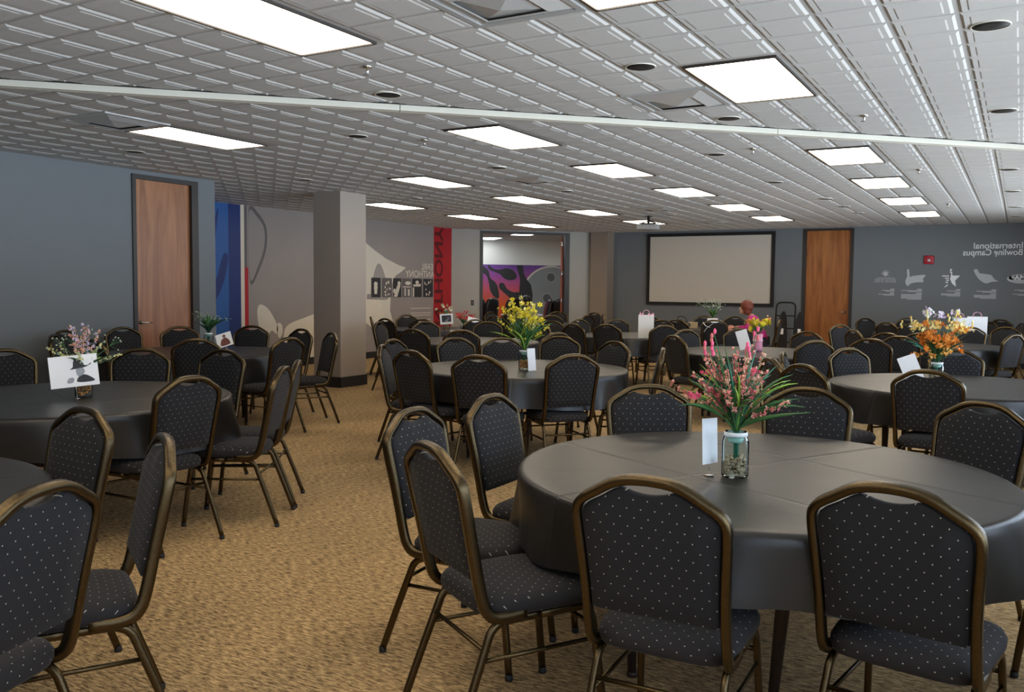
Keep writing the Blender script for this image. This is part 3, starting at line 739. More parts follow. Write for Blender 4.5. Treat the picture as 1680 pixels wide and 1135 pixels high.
logo('winged_logo', -.62, [spl([(-.20, .30), (-.14, .31), (-.10, .24), (.0, .22), (.10, .20), (.16, .12), (.22, .08), (.12, .07), (.02, .04), (-.06, .08), (-.12, .14), (-.17, .22)])],
     'winged emblem right of the star emblem on the slate wall', cap([('h', .12, 1), ('b', .34, 2), ('h', .15, 1), ('b', .38, 4)], xr=.20))
lg = logo('oval_logo', -.02, [ring_poly(ell(0, .13, .23, .09, 24), ell(.03, .16, .19, .05, 24))[i] for i in range(24)] + [ell(-.15, .15, .05, .04)], 'oval emblem with letters at the right edge of the slate wall',
     cap([('b', .28, 2), ('h', .1, 1), ('b', .30, 2)], xr=.18))
text_mesh('logo_text', 'AMA', .13, basis((0, 0, 0), (1, 0, 0), (0, 0, 1)) @ Matrix.Translation((.17, .11, 0)), M_WHITEV, parent=lg, bold=.004)

# projection screen
t = thing('projection_screen', 'wide blank projection screen in a black frame on the back wall', 'projection screen', (-6.13, YB, 1.10))
bm = bmesh.new()
for X0, X1, a, b in ((-1.47, -1.40, 0, 1.64), (1.40, 1.47, 0, 1.64), (-1.40, 1.40, 0, .07), (-1.40, 1.40, 1.57, 1.64)): box(bm, X0, X1, -.05, -.001, a, b)
mk('frame', bm, M_BLACK, t, smooth=False)
bm = bmesh.new(); box(bm, -1.40, 1.40, -.03, -.001, .07, 1.57); mk('screen_fabric', bm, M_SCREEN, t, smooth=False)
# projector
t = thing('projector', 'ceiling projector hanging from a black mount before the screen', 'projector', (-5.97, 15.20, 2.56), radians(14))
bm = bmesh.new(); box(bm, -.20, .20, -.15, .15, -.02, .08, bev=.02); mk('body', bm, M_PLAST, t)
bm = bmesh.new(); lathe(bm, [(.045, 0), (.045, .05), (.03, .055)], seg=20)
for v in bm.verts: v.co = Vector((v.co.x-.09, .14+v.co.z, v.co.y+.03))
mk('lens', bm, M_BLACK, t)
bm = bmesh.new(); box(bm, -.13, .13, -.12, .12, .082, .10, bev=.004); lathe(bm, [(.022, .10), (.022, .22), (.07, .224), (.07, .2395)], seg=16)
for s in (-1, 1): tube(bm, [(0, 0, .14), (s*.18, .06, .10)], .01, seg=6)
mk('ceiling_mount', bm, M_BLACK, t)

# far-room mural, on the wall that faces the doorway
FO = basis(dg(0, -OD), D45, (0, 0, 1))
t = thing('bowling_mural', 'purple and orange bowling mural on the wall beyond the doorway', 'mural', dg(0, -OD))
Tm = Matrix.Translation(-dg(0, -OD)); F = Tm @ FO
graphic('flame_backdrop', [rect(-2.9, .6, 5.9, 2.11)], F, M_FLAME, parent=t, lift=.0004)
graphic('bowling_pin', [spl([(1.89, 2.10), (2.05, 1.99), (2.24, 1.97), (2.4, 2.01), (2.59, 1.97), (2.72, 1.84), (2.7, 1.71), (2.51, 1.67), (2.35, 1.73), (2.24, 1.84), (2.05, 1.91), (1.92, 1.97)])], F, M_PIN, parent=t, lift=.002)
graphic('bowling_pin', [spl([(1.72, 2.06), (1.89, 1.95), (1.96, 1.73), (2.11, 1.6), (2.19, 1.42), (2.21, 1.16), (2.06, 1.21), (1.95, 1.39), (1.91, 1.6), (1.84, 1.8), (1.70, 1.9)])], F, M_PIN, parent=t, lift=.002)
graphic('bowling_pin', [spl([(2.23, 1.58), (2.35, 1.58), (2.46, 1.42), (2.65, 1.33), (2.81, 1.32), (2.87, 1.06), (2.68, 1.01), (2.54, 1.16), (2.33, 1.34), (2.22, 1.45)])], F, M_PIN, parent=t, lift=.002)
graphic('bowling_pin', [[(2.72, 2.10), (2.91, 2.10), (2.94, 1.87), (3.02, 1.72), (3.16, 1.54), (3.21, 1.27), (3.18, 0.7), (2.78, 0.7), (2.81, 1.37), (2.83, 1.71)]], F, M_PIN, parent=t, lift=.0045)
bl = [(x, min(y, 2.105)) for x, y in ell(3.80, 1.26, .86, .80, 48)]
graphic('ball_rim_light', [[(x, min(y, 2.108)) for x, y in ell(3.78, 1.29, .875, .815, 48)]], F, M_MURALL, parent=t, lift=.0022)
graphic('bowling_ball', [bl], F, M_BALL, parent=t, lift=.0034)
for hx, hz in ((3.75, 1.77), (3.64, 1.17)):
    graphic('finger_hole', [ell(hx, hz, .12, .12)], F, M_BALLD, parent=t, lift=.005)
    graphic('finger_hole_rim', ring_poly(ell(hx, hz, .15, .15), ell(hx+.01, hz-.01, .12, .12)), F, M_MURALM, parent=t, lift=.0048)

# ================================================================== FURNITURE
# --- banquet chair: origin on the floor under the seat, faces +y
RECL = .105
def back_y(z): return -.212 - RECL*(z-.45)/.49
def chair_meshes():
    P = {}
    # bent tube of the back: up one side, over the crown, down the other, hooks under the seat
    half = [(.200, -.06, .418), (.203, -.13, .416), (.205, -.178, .424), (.2055, -.205, .450), (.205, back_y(.50), .50), (.206, back_y(.60), .60), (.211, back_y(.70), .70), (.2165, back_y(.78), .78),
            (.2165, back_y(.825), .825), (.2085, back_y(.846), .846), (.190, back_y(.864), .864), (.150, back_y(.887), .887), (.105, back_y(.912), .912), (.060, back_y(.925), .925), (.0, back_y(.929), .929)]
    pts = half + [(-x, y, z) for x, y, z in half[-2::-1]]
    bm = bmesh.new(); tube(bm, smooth_path(pts, 3), .0128, seg=8, sq=(1.08, 1.5)); P['back_frame'] = bm
    # upholstered panel, dips under the crown to leave the hand hole
    L = [(.189, .545), (.190, .61), (.195, .70), (.2005, .78), (.2005, .818), (.193, .838), (.176, .852), (.140, .871), (.104, .8935), (.080, .903), (.066, .900), (.045, .893), (.02, .889), (0, .888)]
    out = L + [(-x, z) for x, z in L[-2::-1]]
    out = [(out[0][0]-.01, .537)] + out + [(-out[0][0]+.01, .537)]
    cx, cz = 0, .69
    bm = bmesh.new(); rings = []
    for sc, off in ((1.0, -.004), (1.0, .012), (.975, .021), (.90, .027), (.55, .031), (.0, .032)):
        if sc == 0: rings.append([bm.verts.new((cx, back_y(cz)+off, cz))]); continue
        rings.append([bm.verts.new((cx+(x-cx)*sc, back_y(cz+(z-cz)*sc)+off, cz+(z-cz)*sc)) for x, z in out])
    back = []
    for sc, off in ((.985, -.009), (.6, -.0105), (0, -.011)):
        if sc == 0: back.append([bm.verts.new((cx, back_y(cz)+off, cz))]); continue
        back.append([bm.verts.new((cx+(x-cx)*sc, back_y(cz+(z-cz)*sc)+off, cz+(z-cz)*sc)) for x, z in out])
    n = len(out)
    def skin(seq, flip):
        for a, b in zip(seq, seq[1:]):
            for k in range(n):
                q = (k+1) % n
                f = (a[k], a[q], b[q], b[k]) if len(b) > 1 else (a[k], a[q], b[0])
                bm.faces.new(f[::-1] if flip else f)
    skin(rings, False); skin([rings[0]]+back, True)
    bmesh.ops.recalc_face_normals(bm, faces=bm.faces[:]); P['backrest'] = bm
    # seat cushion, superellipse rings
    bm = bmesh.new(); rings = []
    def sup(a, b, p, z, cy=.01, n=36, dome=0):
        r = []
        for k in range(n):
            t = 2*pi*k/n; c, s = cos(t), sin(t)
            x = math.copysign(abs(c)**(2/p), c)*a; y = math.copysign(abs(s)**(2/p), s)*b
            w = 1 + .05*max(0, y/b); r.append(bm.verts.new((x*w, cy+y, z)))
        return r
    for a, b, p, z in ((.185, .195, 5, .415), (.205, .213, 5, .418), (.213, .222, 4.6, .432), (.214, .223, 4.6, .452), (.205, .214, 4.4, .470), (.180, .190, 4, .481), (.12, .125, 3.2, .488), (.05, .05, 2.4, .490)):
        rings.append(sup(a, b, p, z))
    for a, b in zip(rings, rings[1:]):
        for k in range(36): bm.faces.new((a[k], a[(k+1) % 36], b[(k+1) % 36], b[k]))
    bm.faces.new(rings[0][::-1]); bm.faces.new(rings[-1]); P['seat'] = bm
    for s in (-1, 1):
        rear = smooth_path([(s*.192, .0, .402), (s*.192, -.10, .402), (s*.192, -.148, .396), (s*.193, -.180, .372), (s*.195, -.200, .325), (s*.204, -.262, .16), (s*.211, -.315, .013)], 3)
        front = smooth_path([(s*.192, .0, .402), (s*.192, .13, .402), (s*.192, .172, .396), (s*.193, .196, .368), (s*.195, .207, .32), (s*.202, .228, .16), (s*.208, .245, .013)], 3)
        for nm, pth in (('rear', rear), ('front', front)):
            bm = bmesh.new(); tube(bm, pth, .0115, seg=8, sq=(.95, 1.15)); P['leg_%s%d' % (nm, s)] = bm
            e = pth[-1]; bm = bmesh.new(); lathe(bm, [(.014, .0), (.015, .004), (.0145, .022), (.010, .024)], seg=12, c=(e.x, e.y)); P['glide_%s%d' % (nm, s)] = bm
        bm = bmesh.new(); tube(bm, [(s*.196, -.216, .285), (s*.196, .211, .285)], .0075, seg=8); P['str_side%d' % s] = bm
    for nm, y, z in (('r', -.204, .318), ('f', .205, .330)):
        bm = bmesh.new(); tube(bm, [(-.195, y, z), (.195, y, z)], .0075, seg=8); P['str_'+nm] = bm
    for bm in P.values():      # SCALE_CHAIR: real back height .955 m
        for v in bm.verts:
            v.co.x *= .975
            if v.co.z > .45: v.co.z = .45+(v.co.z-.45)*1.0275
    return P
CP = chair_meshes()
def build_chair():
    t = thing('banquet_chair', 'chair', 'chair')
    mk('back_frame', CP['back_frame'], M_FRAME, t); mk('backrest', CP['backrest'], M_PAD, t, auto=60); mk('seat', CP['seat'], M_SEAT, t)
    for k in ('rear-1', 'rear1', 'front-1', 'front1'):
        l = mk('leg', CP['leg_'+k], M_FRAME, t); mk('glide', CP['glide_'+k], M_BLACK, l)
    for k in ('side-1', 'side1', 'r', 'f'): mk('stretcher', CP['str_'+k], M_FRAME, t)
    return t
CHAIR = build_chair(); chair_used = [False]
def put_chair(x, y, yaw, label, group):
    """x, y: point on the floor below the crown of the backrest; yaw: facing, anticlockwise from +y"""
    o = Vector((x, y, 0)) + fwd(yaw)*.314
    if not chair_used[0]:
        chair_used[0] = True; CHAIR.location = o; CHAIR.rotation_euler = (0, 0, yaw); CHAIR['label'] = label; CHAIR['category'] = 'chair'; CHAIR['group'] = group; return CHAIR
    return copy_tree(CHAIR, o, yaw, label, 'chair', group)

TABLES = {
 'T1': (-.87, 3.40, 'pink-flower table', 'nearest black tablecloth, under the pink flowers'),
 'T2': (-3.77, 6.66, 'yellow-flower table', 'black tablecloth under the tall yellow flowers'),
 'T3': (-6.27, 9.65, 'bare table', 'empty black tablecloth behind the yellow-flower table'),
 'T4': (-8.45, 12.05, 'two-bouquet table', 'black tablecloth under the two small bouquets before the red strip'),
 'T5': (-5.03, 3.27, 'lilac-flower table', 'black tablecloth at left under the lilac flowers and hat card'),
 'T6': (-7.40, 6.22, 'fern table', 'black tablecloth under the green fern, before the brown door'),
 'T7': (-3.45, 1.05, 'corner table', 'black tablecloth just cut by the lower left edge'),
 'T8': (-.38, 7.42, 'orange-flower table', 'black tablecloth at right under the orange flowers'),
 'T9': (-5.05, 12.45, 'gift-bag table', 'black tablecloth under the tall white gift bag'),
 'T10': (-2.60, 10.05, 'pink-vase table', 'black tablecloth under the pink vase of yellow flowers'),
 'T11': (-5.00, 15.50, 'white-planter table', 'black tablecloth at which the woman in magenta sits'),
 'T12': (-1.00, 12.85, 'white-card table', 'black tablecloth behind the orange flowers at right'),
 'T13': (-1.30, 16.50, 'far right table', 'farthest black tablecloth, below the wall logos'),
 'T15': (-8.20, 15.30, 'doorway table', 'black tablecloth nearest the open doorway'),
}
def cloth(rnd, R=.925, drop=.225, seed=0):
    bm = bmesh.new(); seg = 128; rings = []
    ph = [rnd.uniform(0, 6.28) for _ in range(4)]; nf = rnd.choice((9, 10, 11, 12))
    def shape(a, d):
        f = d/drop
        fold = .026*f*sin(nf*a+ph[0]) + .015*f*sin((nf*2-3)*a+ph[1]) + .012*f*sin(3*a+ph[2])
        return fold
    prof = [(0, 0), (.15, 0), (.35, 0), (.55, 0), (.72, 0), (.85, 0), (.905, 0), (.918, -.002), (.926, -.008), (.930, -.018)]
    for r, dz in prof:
        if r == 0: rings.append([bm.verts.new((0, 0, .752))]); continue
        rings.append([bm.verts.new((r*cos(2*pi*k/seg), r*sin(2*pi*k/seg), .752+dz)) for k in range(seg)])
    for i in range(1, 9):
        d = drop*i/8
        ring = []
        for k in range(seg):
            a = 2*pi*k/seg; dd = d*(1+.10*sin(2*a+ph[3])); r = .931+.018*d/drop+shape(a, d)
            ring.append(bm.verts.new((r*cos(a), r*sin(a), .734-dd)))
        rings.append(ring)
    for a, b in zip(rings, rings[1:]):
        for k in range(seg):
            q = (k+1) % seg
            if len(a) == 1: bm.faces.new((a[0], b[k], b[q]))
            else: bm.faces.new((a[k], b[k], b[q], a[q]))
    return bm
tsrc = None; rnd = random.Random(11)
for key, (tx, ty, nick, lab) in TABLES.items():
    rz = rnd.uniform(0, pi)
    lb = 'round folding table, mostly hidden, carrying the cloth of the ' + nick
    if tsrc: copy_tree(tsrc, (tx, ty, 0), rz, lb, 'table', 'round banquet tables')
    else:
        t = thing('round_table', lb, 'table', (tx, ty, 0), rz, 'round banquet tables')
        bm = bmesh.new(); lathe(bm, [(.88, .712), (.914, .716), (.918, .732), (.914, .746), (.88, .7485)], seg=64); mk('tabletop', bm, M_PLY, t)
        for sx in (-1, 1):
            for sy in (-1, 1):
                bm = bmesh.new(); tube(bm, [(sx*.42, sy*.36, .710), (sx*.44, sy*.30, .45), (sx*.45, sy*.27, .012)], [.030, .026, .016], seg=10)
                tube(bm, [(sx*.42, sy*.05, .70), (sx*.435, sy*.31, .42)], .011, seg=8)
                lathe(bm, [(.020, 0), (.022, .012), (.016, .02)], seg=12, c=(sx*.45, sy*.27)); mk('leg', bm, M_TLEG, t)
            bm = bmesh.new(); tube(bm, [(sx*.44, -.30, .42), (sx*.44, .30, .42)], .012, seg=8); tube(bm, [(sx*.43, 0, .42), (sx*.08, 0, .708)], .009, seg=8); mk('leg_brace', bm, M_TLEG, t)
        tsrc = t
    o = mk('tablecloth', cloth(rnd), M_CLOTH, loc=(tx, ty, 0), rotz=rnd.uniform(0, 6)); tag(o, lab, 'tablecloth', 'black round tablecloths')
# ---- PART3
CHAIRS = [
 ('T1', -0.84, 2.17, 2, 'black dotted chair seen square from behind, centre foreground, right of the profile chair'),
 ('T1', -0.27, 2.43, -9, 'navy-looking dotted chair seen from behind, right foreground, second square-on back'),
 ('T1', -1.62, 2.26, -31, 'dark chair turned in profile with whole seat showing, left of the nearest table'),
 ('T1', -2.15, 2.88, -86, 'grey-lit chair standing just behind the dark profile chair, left of nearest table'),
 ('T1', -2.13, 3.46, -90, 'grey-lit chair with dark hand hole touching the far left rim of nearest table'),
 ('T1', -1.67, 4.30, -148, 'chair with bright silver-lit frame facing the camera across the nearest table'),
 ('T1', -0.93, 4.65, -177, 'gold-framed chair facing the camera right of the pink flowers at nearest table'),
 ('T1', -0.12, 4.51, 152, 'brown-lit gold-framed chair facing the camera at the right rim of nearest table'),
 ('T7', -3.23, 2.15, 174, 'brown-lit dotted chair with gold right edge in front of the left table'),
 ('T7', -2.43, 1.90, 150, 'chair seen edge-on with bright gold edge, seat pointing left, lower left'),
 ('T7', -2.07, 1.26, 108, 'biggest chair at the lower left corner, navy back with bright gold top'),
 ('T5', -3.89, 3.21, 91, 'grey dotted chair back with rising gold left edge, right of the lilac-flower table'),
 ('T5', -3.92, 3.94, 121, 'narrow edge-on chair with gold edge and seat pointing left, beside the aisle'),
 ('T5', -4.17, 4.32, 127, 'second edge-on chair right behind the narrow gold-edged one beside the aisle'),
 ('T5', -5.29, 4.68, -173, 'black dotted chair with gold right edge, behind the right rim of lilac-flower table'),
 ('T5', -5.87, 4.38, -140, 'wide low black chair back facing camera, right of the hat card'),
 ('T5', -6.58, 3.72, -110, 'chair with silver-lit frame cut by the left edge of the picture'),
 ('T6', -7.17, 4.84, -5, 'dark chair whose right edge curves out behind the hat card'),
 ('T6', -8.12, 5.08, -45, 'dark leaning chair left of the lilac flowers'),
 ('T6', -8.79, 5.62, -70, 'dark chair top peeking out behind the leaning chair left of the lilac flowers'),
 ('T6', -8.93, 6.42, -97, 'dark round-topped chair against the slate wall, right of the lilac flowers'),
 ('T6', -8.63, 6.97, -122, 'chair with pale frame facing camera in front of the brown door'),
 ('T6', -8.16, 7.66, -152, 'dark chair facing camera in front of the blue strip'),
 ('T6', -7.18, 7.50, 170, 'black chair with white-lit hand hole, left of the square pillar'),
 ('T6', -6.38, 7.12, 150, 'chair seen in profile in front of the square pillar, seat pointing left'),
 ('T6', -6.07, 6.17, 90, "charcoal chair back just left of the pillar's black chair, facing left"),
 ('T6', -6.56, 5.48, 45, 'blue-grey chair back below the fern card'),
 ('T2', -3.45, 5.43, 10, 'dark olive chair back at the front left of the yellow-flower table'),
 ('T2', -2.92, 5.96, 50, 'light grey chair back at the front right of the yellow-flower table'),
 ('T2', -4.14, 5.52, -12, 'black chair back with bright right edge left of the yellow-flower table'),
 ('T2', -5.15, 6.58, -87, 'grey chair facing camera at the far left of the yellow-flower table'),
 ('T2', -4.72, 5.89, -62, 'thin edge-on chair at the extreme left of the yellow-flower table'),
 ('T2', -4.86, 7.22, -117, 'pale-framed chair facing camera, left of the yellow flowers'),
 ('T2', -4.49, 7.52, -140, 'pale-framed chair facing camera directly behind the yellow flowers'),
 ('T2', -4.15, 8.14, -166, 'pale-framed chair facing camera, right of the yellow flowers'),
 ('T2', -3.33, 7.69, 157, 'narrow edge-on chair at the right rim of the yellow-flower table'),
 ('T2', -2.63, 7.10, 111, 'narrow ridged-looking chair half hidden behind the silver-lit chair top'),
 ('T3', -6.20, 8.32, 3, 'black chair back at the front left of the empty table'),
 ('T3', -5.65, 8.53, 29, 'black chair back at the front centre of the empty table'),
 ('T3', -7.45, 10.30, -119, 'grey-brown chair facing camera at the far left of the empty table'),
 ('T3', -6.75, 10.90, -159, 'brown chair facing camera just right of the leaning white card'),
 ('T3', -7.85, 9.73, -75, "tall grey-brown chair right against the square pillar's right edge"),
 ('T3', -5.79, 10.78, 157, 'chair mostly hidden behind the right side of the yellow flowers'),
 ('T3', -6.21, 11.92, 179, 'edge-on chair with a bright vertical frame line, right of the yellow flowers'),
 ('T3', -4.52, 8.80, 64, 'brown chair with pale left rim, right of the yellow flowers'),
 ('T4', -8.62, 10.84, -8, 'black chair with lit hand hole right of the pillar, near the mural'),
 ('T4', -9.31, 11.33, -50, "dark chair sliver peeping out at the pillar's right edge"),
 ('T4', -9.47, 12.52, -115, "grey-brown chair facing camera below the mural's pale figure"),
 ('T4', -8.02, 11.01, 22, 'dark chair with bright sloping right rim below the mural text'),
 ('T4', -7.42, 11.60, 67, 'chair top with a bright flat rim right of the leaning white card'),
 ('T4', -8.05, 13.23, 161, 'gold-rimmed brown chair left of the doorway chairs, front one of two'),
 ('T15', -9.56, 15.54, -100, 'brown chair top against the left door jamb, rear one of two'),
 ('T15', -8.25, 14.02, -2, 'black chair with a gold rim in front of the doorway'),
 ('T15', -7.53, 14.40, 37, 'brown chair below the right door jamb, front one of two'),
 ('T15', -8.61, 16.75, -164, 'brown chair below the right door jamb, rear one of two'),
 ('T15', -7.10, 15.07, 78, 'dark chair with lit hand hole below the pale wall right of the doorway'),
 ('T15', -7.73, 16.73, 162, 'brown chair top in front of the taupe pilaster'),
 ('T15', -7.15, 15.91, 120, 'thin gold edge-on chair in front of the taupe pilaster'),
 ('T9', -5.51, 11.20, -20, 'dark chair back with gold rim at the left of the gift-bag table'),
 ('T9', -6.28, 12.98, -113, 'silver-outlined chair at the far left of the gift-bag table'),
 ('T9', -5.76, 13.33, -141, 'brown chair facing camera left of the tall gift bag'),
 ('T9', -5.04, 11.32, 0, 'dark chair back at the front left of the gift-bag table'),
 ('T9', -5.75, 14.86, -164, 'chair edge with a bright spot right behind the tall gift bag'),
 ('T9', -5.06, 13.57, -179, 'gold-rimmed brown chair right of the tall gift bag'),
 ('T9', -4.29, 11.62, 43, 'dark chair back with pale rim at the front right of the gift-bag table'),
 ('T10', -3.64, 10.61, -118, 'light grey chair between the gift bag and the woman, facing camera'),
 ('T10', -3.27, 9.14, -36, 'black chair with bright right rim at the left of the pink-vase table'),
 ('T10', -3.14, 11.30, -157, 'grey-rimmed chair just in front of the woman in magenta'),
 ('T10', -2.26, 11.15, 163, 'brown chair facing camera in front of the amber door, lower left'),
 ('T10', -1.78, 9.19, 43, 'navy chair back with pale rim, right front of the pink-vase table'),
 ('T8', -1.66, 7.24, -82, 'navy chair facing camera right beside the pink blossoms'),
 ('T8', -1.60, 6.58, -56, 'chair with a curved silver-gold rim showing behind the pink blossoms'),
 ('T8', -1.31, 8.18, -129, 'silver-framed chair facing camera at the far left of the orange-flower table'),
 ('T8', -1.27, 6.12, -34, 'black chair back with gold right rim left of the orange-flower table'),
 ('T8', -0.50, 6.19, -6, 'dark brown dotted chair back standing in front of the orange flowers'),
 ('T8', -0.47, 8.54, -175, "grey-framed chair facing camera right of the orange flowers' jar"),
 ('T12', -1.37, 9.96, -7, 'navy chair back with gold rim left of the white-card table'),
 ('T12', -1.40, 11.50, -16, 'brown narrow chair with gold right rim beside the white-card table'),
 ('T12', -1.17, 10.76, -5, 'edge-on chair with a long bright rim left of the small card'),
 ('T12', -1.89, 12.16, -52, 'black chair with gold right rim in front of the amber door'),
 ('T12', -2.35, 13.90, -128, "grey chair with gold left rim overlapping the amber door's lower right"),
 ('T12', -1.05, 11.73, -3, 'black chair partly behind the left side of the orange flowers'),
 ('T12', -0.62, 14.43, 167, 'brown chair facing camera just right of the orange flowers'),
 ('T12', -0.16, 14.87, 157, 'brown chair with light frame facing camera near the right edge'),
 ('T12', -0.04, 12.27, 59, 'black chair with a bright left rim at the right edge'),
 ('T13', -2.53, 17.61, -132, 'grey turned chair standing against the slate wall beside the amber door'),
 ('T13', -1.90, 15.55, -32, 'black chair with gold right rim below the sunburst emblem'),
 ('T13', -1.90, 18.64, -164, 'farthest dark chair with lit hand hole below the pin emblem'),
 ('T13', -1.48, 15.07, -7, 'brown chair facing camera with a white bag at its right'),
 ('T13', -0.43, 17.21, 129, 'black chair right of the printed white gift bags'),
 ('T13', -0.31, 19.10, 159, 'dark chair top behind the printed white gift bags'),
 ('T13', 0.04, 16.92, 108, 'dark blue chair cut by the right edge, below the oval emblem'),
 ('T11', -4.43, 14.38, 19, 'black chair back with a white ribbon below the white planter'),
 ('T11', -5.28, 16.46, -154, 'dark chair top between the tan box and the white planter'),
 ('T11', -4.96, 13.99, -6, 'dark chair with the black handbag on it, left of the tan box'),
 ('T11', -4.70, 16.57, 175, 'dark chair top just left of the woman in magenta'),
]
for k, x, y, yw, lab in CHAIRS:
    put_chair(x, y, radians(yw), lab, 'banquet chairs around the ' + TABLES[k][2])
put_chair(.66, 2.74, radians(66), 'chair at the nearest table whose seat alone enters at the lower right', 'banquet chairs around the nearest table')
put_chair(.62, 3.62, radians(98), 'chair whose seat corner alone shows at the right edge beyond the nearest table', 'banquet chairs around the nearest table')
put_chair(.33, 5.98, radians(28), 'chair of which only a leg shows at the right edge', 'banquet chairs around the orange-flower table')
put_chair(-3.63, 15.63, radians(95), 'chair the woman in magenta sits on', 'banquet chairs around the white-planter table')

# --- jars, bouquets, cards
TOP = .7535
def jar(x, y, label, pebble, r=.050, h=.172, z=TOP, fill=.46, teal=True, fine=True):
    t = thing('glass_jar', label, 'jar', (x, y, z), 0, 'glass jar centrepieces')
    bm = bmesh.new(); n = 32
    prof = [(.0, .0), (r*.86, .0), (r, .008), (r, h*.76), (r*.90, h*.86), (r*.80, h*.90), (r*.80, h), (r*.76, h), (r*.755, h*.90), (r*.85, h*.85), (r-.004, h*.75), (r-.004, .012), (r*.8, .006), (0, .006)]
    rings = lathe(bm, [(max(a, .0005), b) for a, b in prof], seg=n); mk('jar_glass', bm, M_GLASS, t)
    bm = bmesh.new(); lathe(bm, [(r*.815, h*.895), (r*.87, h*.90), (r*.87, h*.985), (r*.815, h*.99)], seg=n, caps=False); mk('neck_band', bm, M_BAND, t)
    if teal:
        bm = bmesh.new(); lathe(bm, [(r*.30, h*.74), (r*.55, h*.77), (r*.60, h*.86), (r*.4, h*.88)], seg=20); mk('foam_collar', bm, M_BANDT, t)
    bm = bmesh.new(); rn = random.Random(int(abs(x*100)))
    for i in range(120 if fine else 50):
        a = rn.uniform(0, 2*pi); zz = rn.uniform(.016, h*fill); q = rn.uniform(.006, .0105); rr_ = (r-.013)*sqrt(rn.random()) if rn.random() < .35 else r-.013
        ball(bm, (rr_*cos(a), rr_*sin(a), zz), q, 1, (rn.uniform(.8, 1.3), rn.uniform(.8, 1.2), rn.uniform(.6, 1)))
    o = mk('pebbles', bm, pebble, t); o['kind'] = 'stuff'
    return t
def blade(bm, a, L, lean, w, droop, rn, z0=0.0, r0=.012):
    """one grass-like leaf: a = compass angle, lean = outward reach as a share of L"""
    n = 9; pts = []
    for i in range(n):
        u = i/(n-1)
        rad = r0 + L*lean*(u**1.5); z = z0 + L*(u - droop*u*u*u)*sqrt(max(.05, 1-lean*lean*.6))
        tw = a + rn[0]*u
        pts.append(Vector((rad*cos(tw), rad*sin(tw), z)))
    rows = []
    for i, p in enumerate(pts):
        u = i/(n-1); T_ = (pts[min(i+1, n-1)]-pts[max(i-1, 0)]).normalized()
        sd = T_.cross(Vector((cos(a), sin(a), .3))); sd = sd.normalized() if sd.length > 1e-4 else Vector((-sin(a), cos(a), 0))
        ww = w*(.45+1.3*u*(1-u)*2.2)*(1-u**6) + .0004
        nn = T_.cross(sd).normalized()
        rows.append([bm.verts.new(p-sd*ww), bm.verts.new(p+nn*ww*.35), bm.verts.new(p+sd*ww), bm.verts.new(p-nn*ww*.12)])
    for q, s_ in zip(rows, rows[1:]):
        for k in range(4): bm.faces.new((q[k], q[(k+1) % 4], s_[(k+1) % 4], s_[k]))
    bm.faces.new(rows[-1]); bm.faces.new(rows[0][::-1])
def floret(bm, p, r, rn, mi=1, petals=5):
    n = Vector((rn.uniform(-1, 1), rn.uniform(-1, 1), rn.uniform(-.2, 1))).normalized(); u = n.orthogonal().normalized(); v = n.cross(u)
    ph = rn.uniform(0, 6)
    c = bm.verts.new(p - n*r*.25)
    for k in range(petals):
        a = ph+2*pi*k/petals; d = u*cos(a)+v*sin(a); e_ = -u*sin(a)+v*cos(a)
        a1 = bm.verts.new(p+d*r*.55+e_*r*.32+n*r*.10); a2 = bm.verts.new(p+d*r*.55-e_*r*.32+n*r*.10); tip = bm.verts.new(p+d*r+n*r*.22); md = bm.verts.new(p+d*r*.5-n*r*.05)
        for f in ((c, a2, md), (c, md, a1), (md, a2, tip), (md, tip, a1)):
            bm.faces.new(f).material_index = mi
def sprig(bm, a, L, lean, rn, kind, size, cols):
    n = 8; pts = []
    for i in range(n):
        u = i/(n-1); pts.append(Vector((( .008+L*lean*u**1.35)*cos(a), (.008+L*lean*u**1.35)*sin(a), L*u*sqrt(max(.08, 1-lean*lean*.7)))))
    tube(bm, pts, [.0022*(1-.5*i/n) for i in range(n)], seg=5)
    tip = pts[-1]; dirn = (pts[-1]-pts[-2]).normalized()
    if kind == 'spike':
        m = 16
        for i in range(m):
            u = i/m; p = tip - dirn*(.13*(1-u)*size) ; w = .016*size*(1-.6*u)
            p = p + Vector((rn.uniform(-w, w), rn.uniform(-w, w), rn.uniform(-w, w)*.6)); floret(bm, p, .011*size*(1.1-.4*u), rn, rn.choice(cols), 4)
            if i % 3 == 0: ball(bm, p+Vector((0, 0, .004)), .004*size, 1, mi=rn.choice(cols))
    elif kind == 'cluster':
        for i in range(14):
            p = tip+Vector((rn.gauss(0, .016), rn.gauss(0, .016), rn.gauss(0, .012)))*size; floret(bm, p, .014*size, rn, rn.choice(cols), 5)
            ball(bm, p, .003*size, 1, mi=rn.choice(cols))
    elif kind == 'bud':
        for i in range(3):
            p = tip+Vector((rn.gauss(0, .005), rn.gauss(0, .005), -i*.018))*size; ball(bm, p, .007*size, 1, (1, 1, 1.9), mi=rn.choice(cols))
    elif kind == 'bloom':
        for k in range(3): floret(bm, tip+dirn*.004*k, (.032-.007*k)*size, rn, rn.choice(cols), 6)
        ball(bm, tip+dirn*.012, .006*size, 1, mi=rn.choice(cols))
    elif kind == 'dots':
        for i in range(7):
            p = tip+Vector((rn.gauss(0, .022), rn.gauss(0, .022), rn.gauss(0, .016)))*size; tube(bm, [tip-dirn*.03, p], .0008, seg=4); ball(bm, p, .004*size, 1, mi=rn.choice(cols))
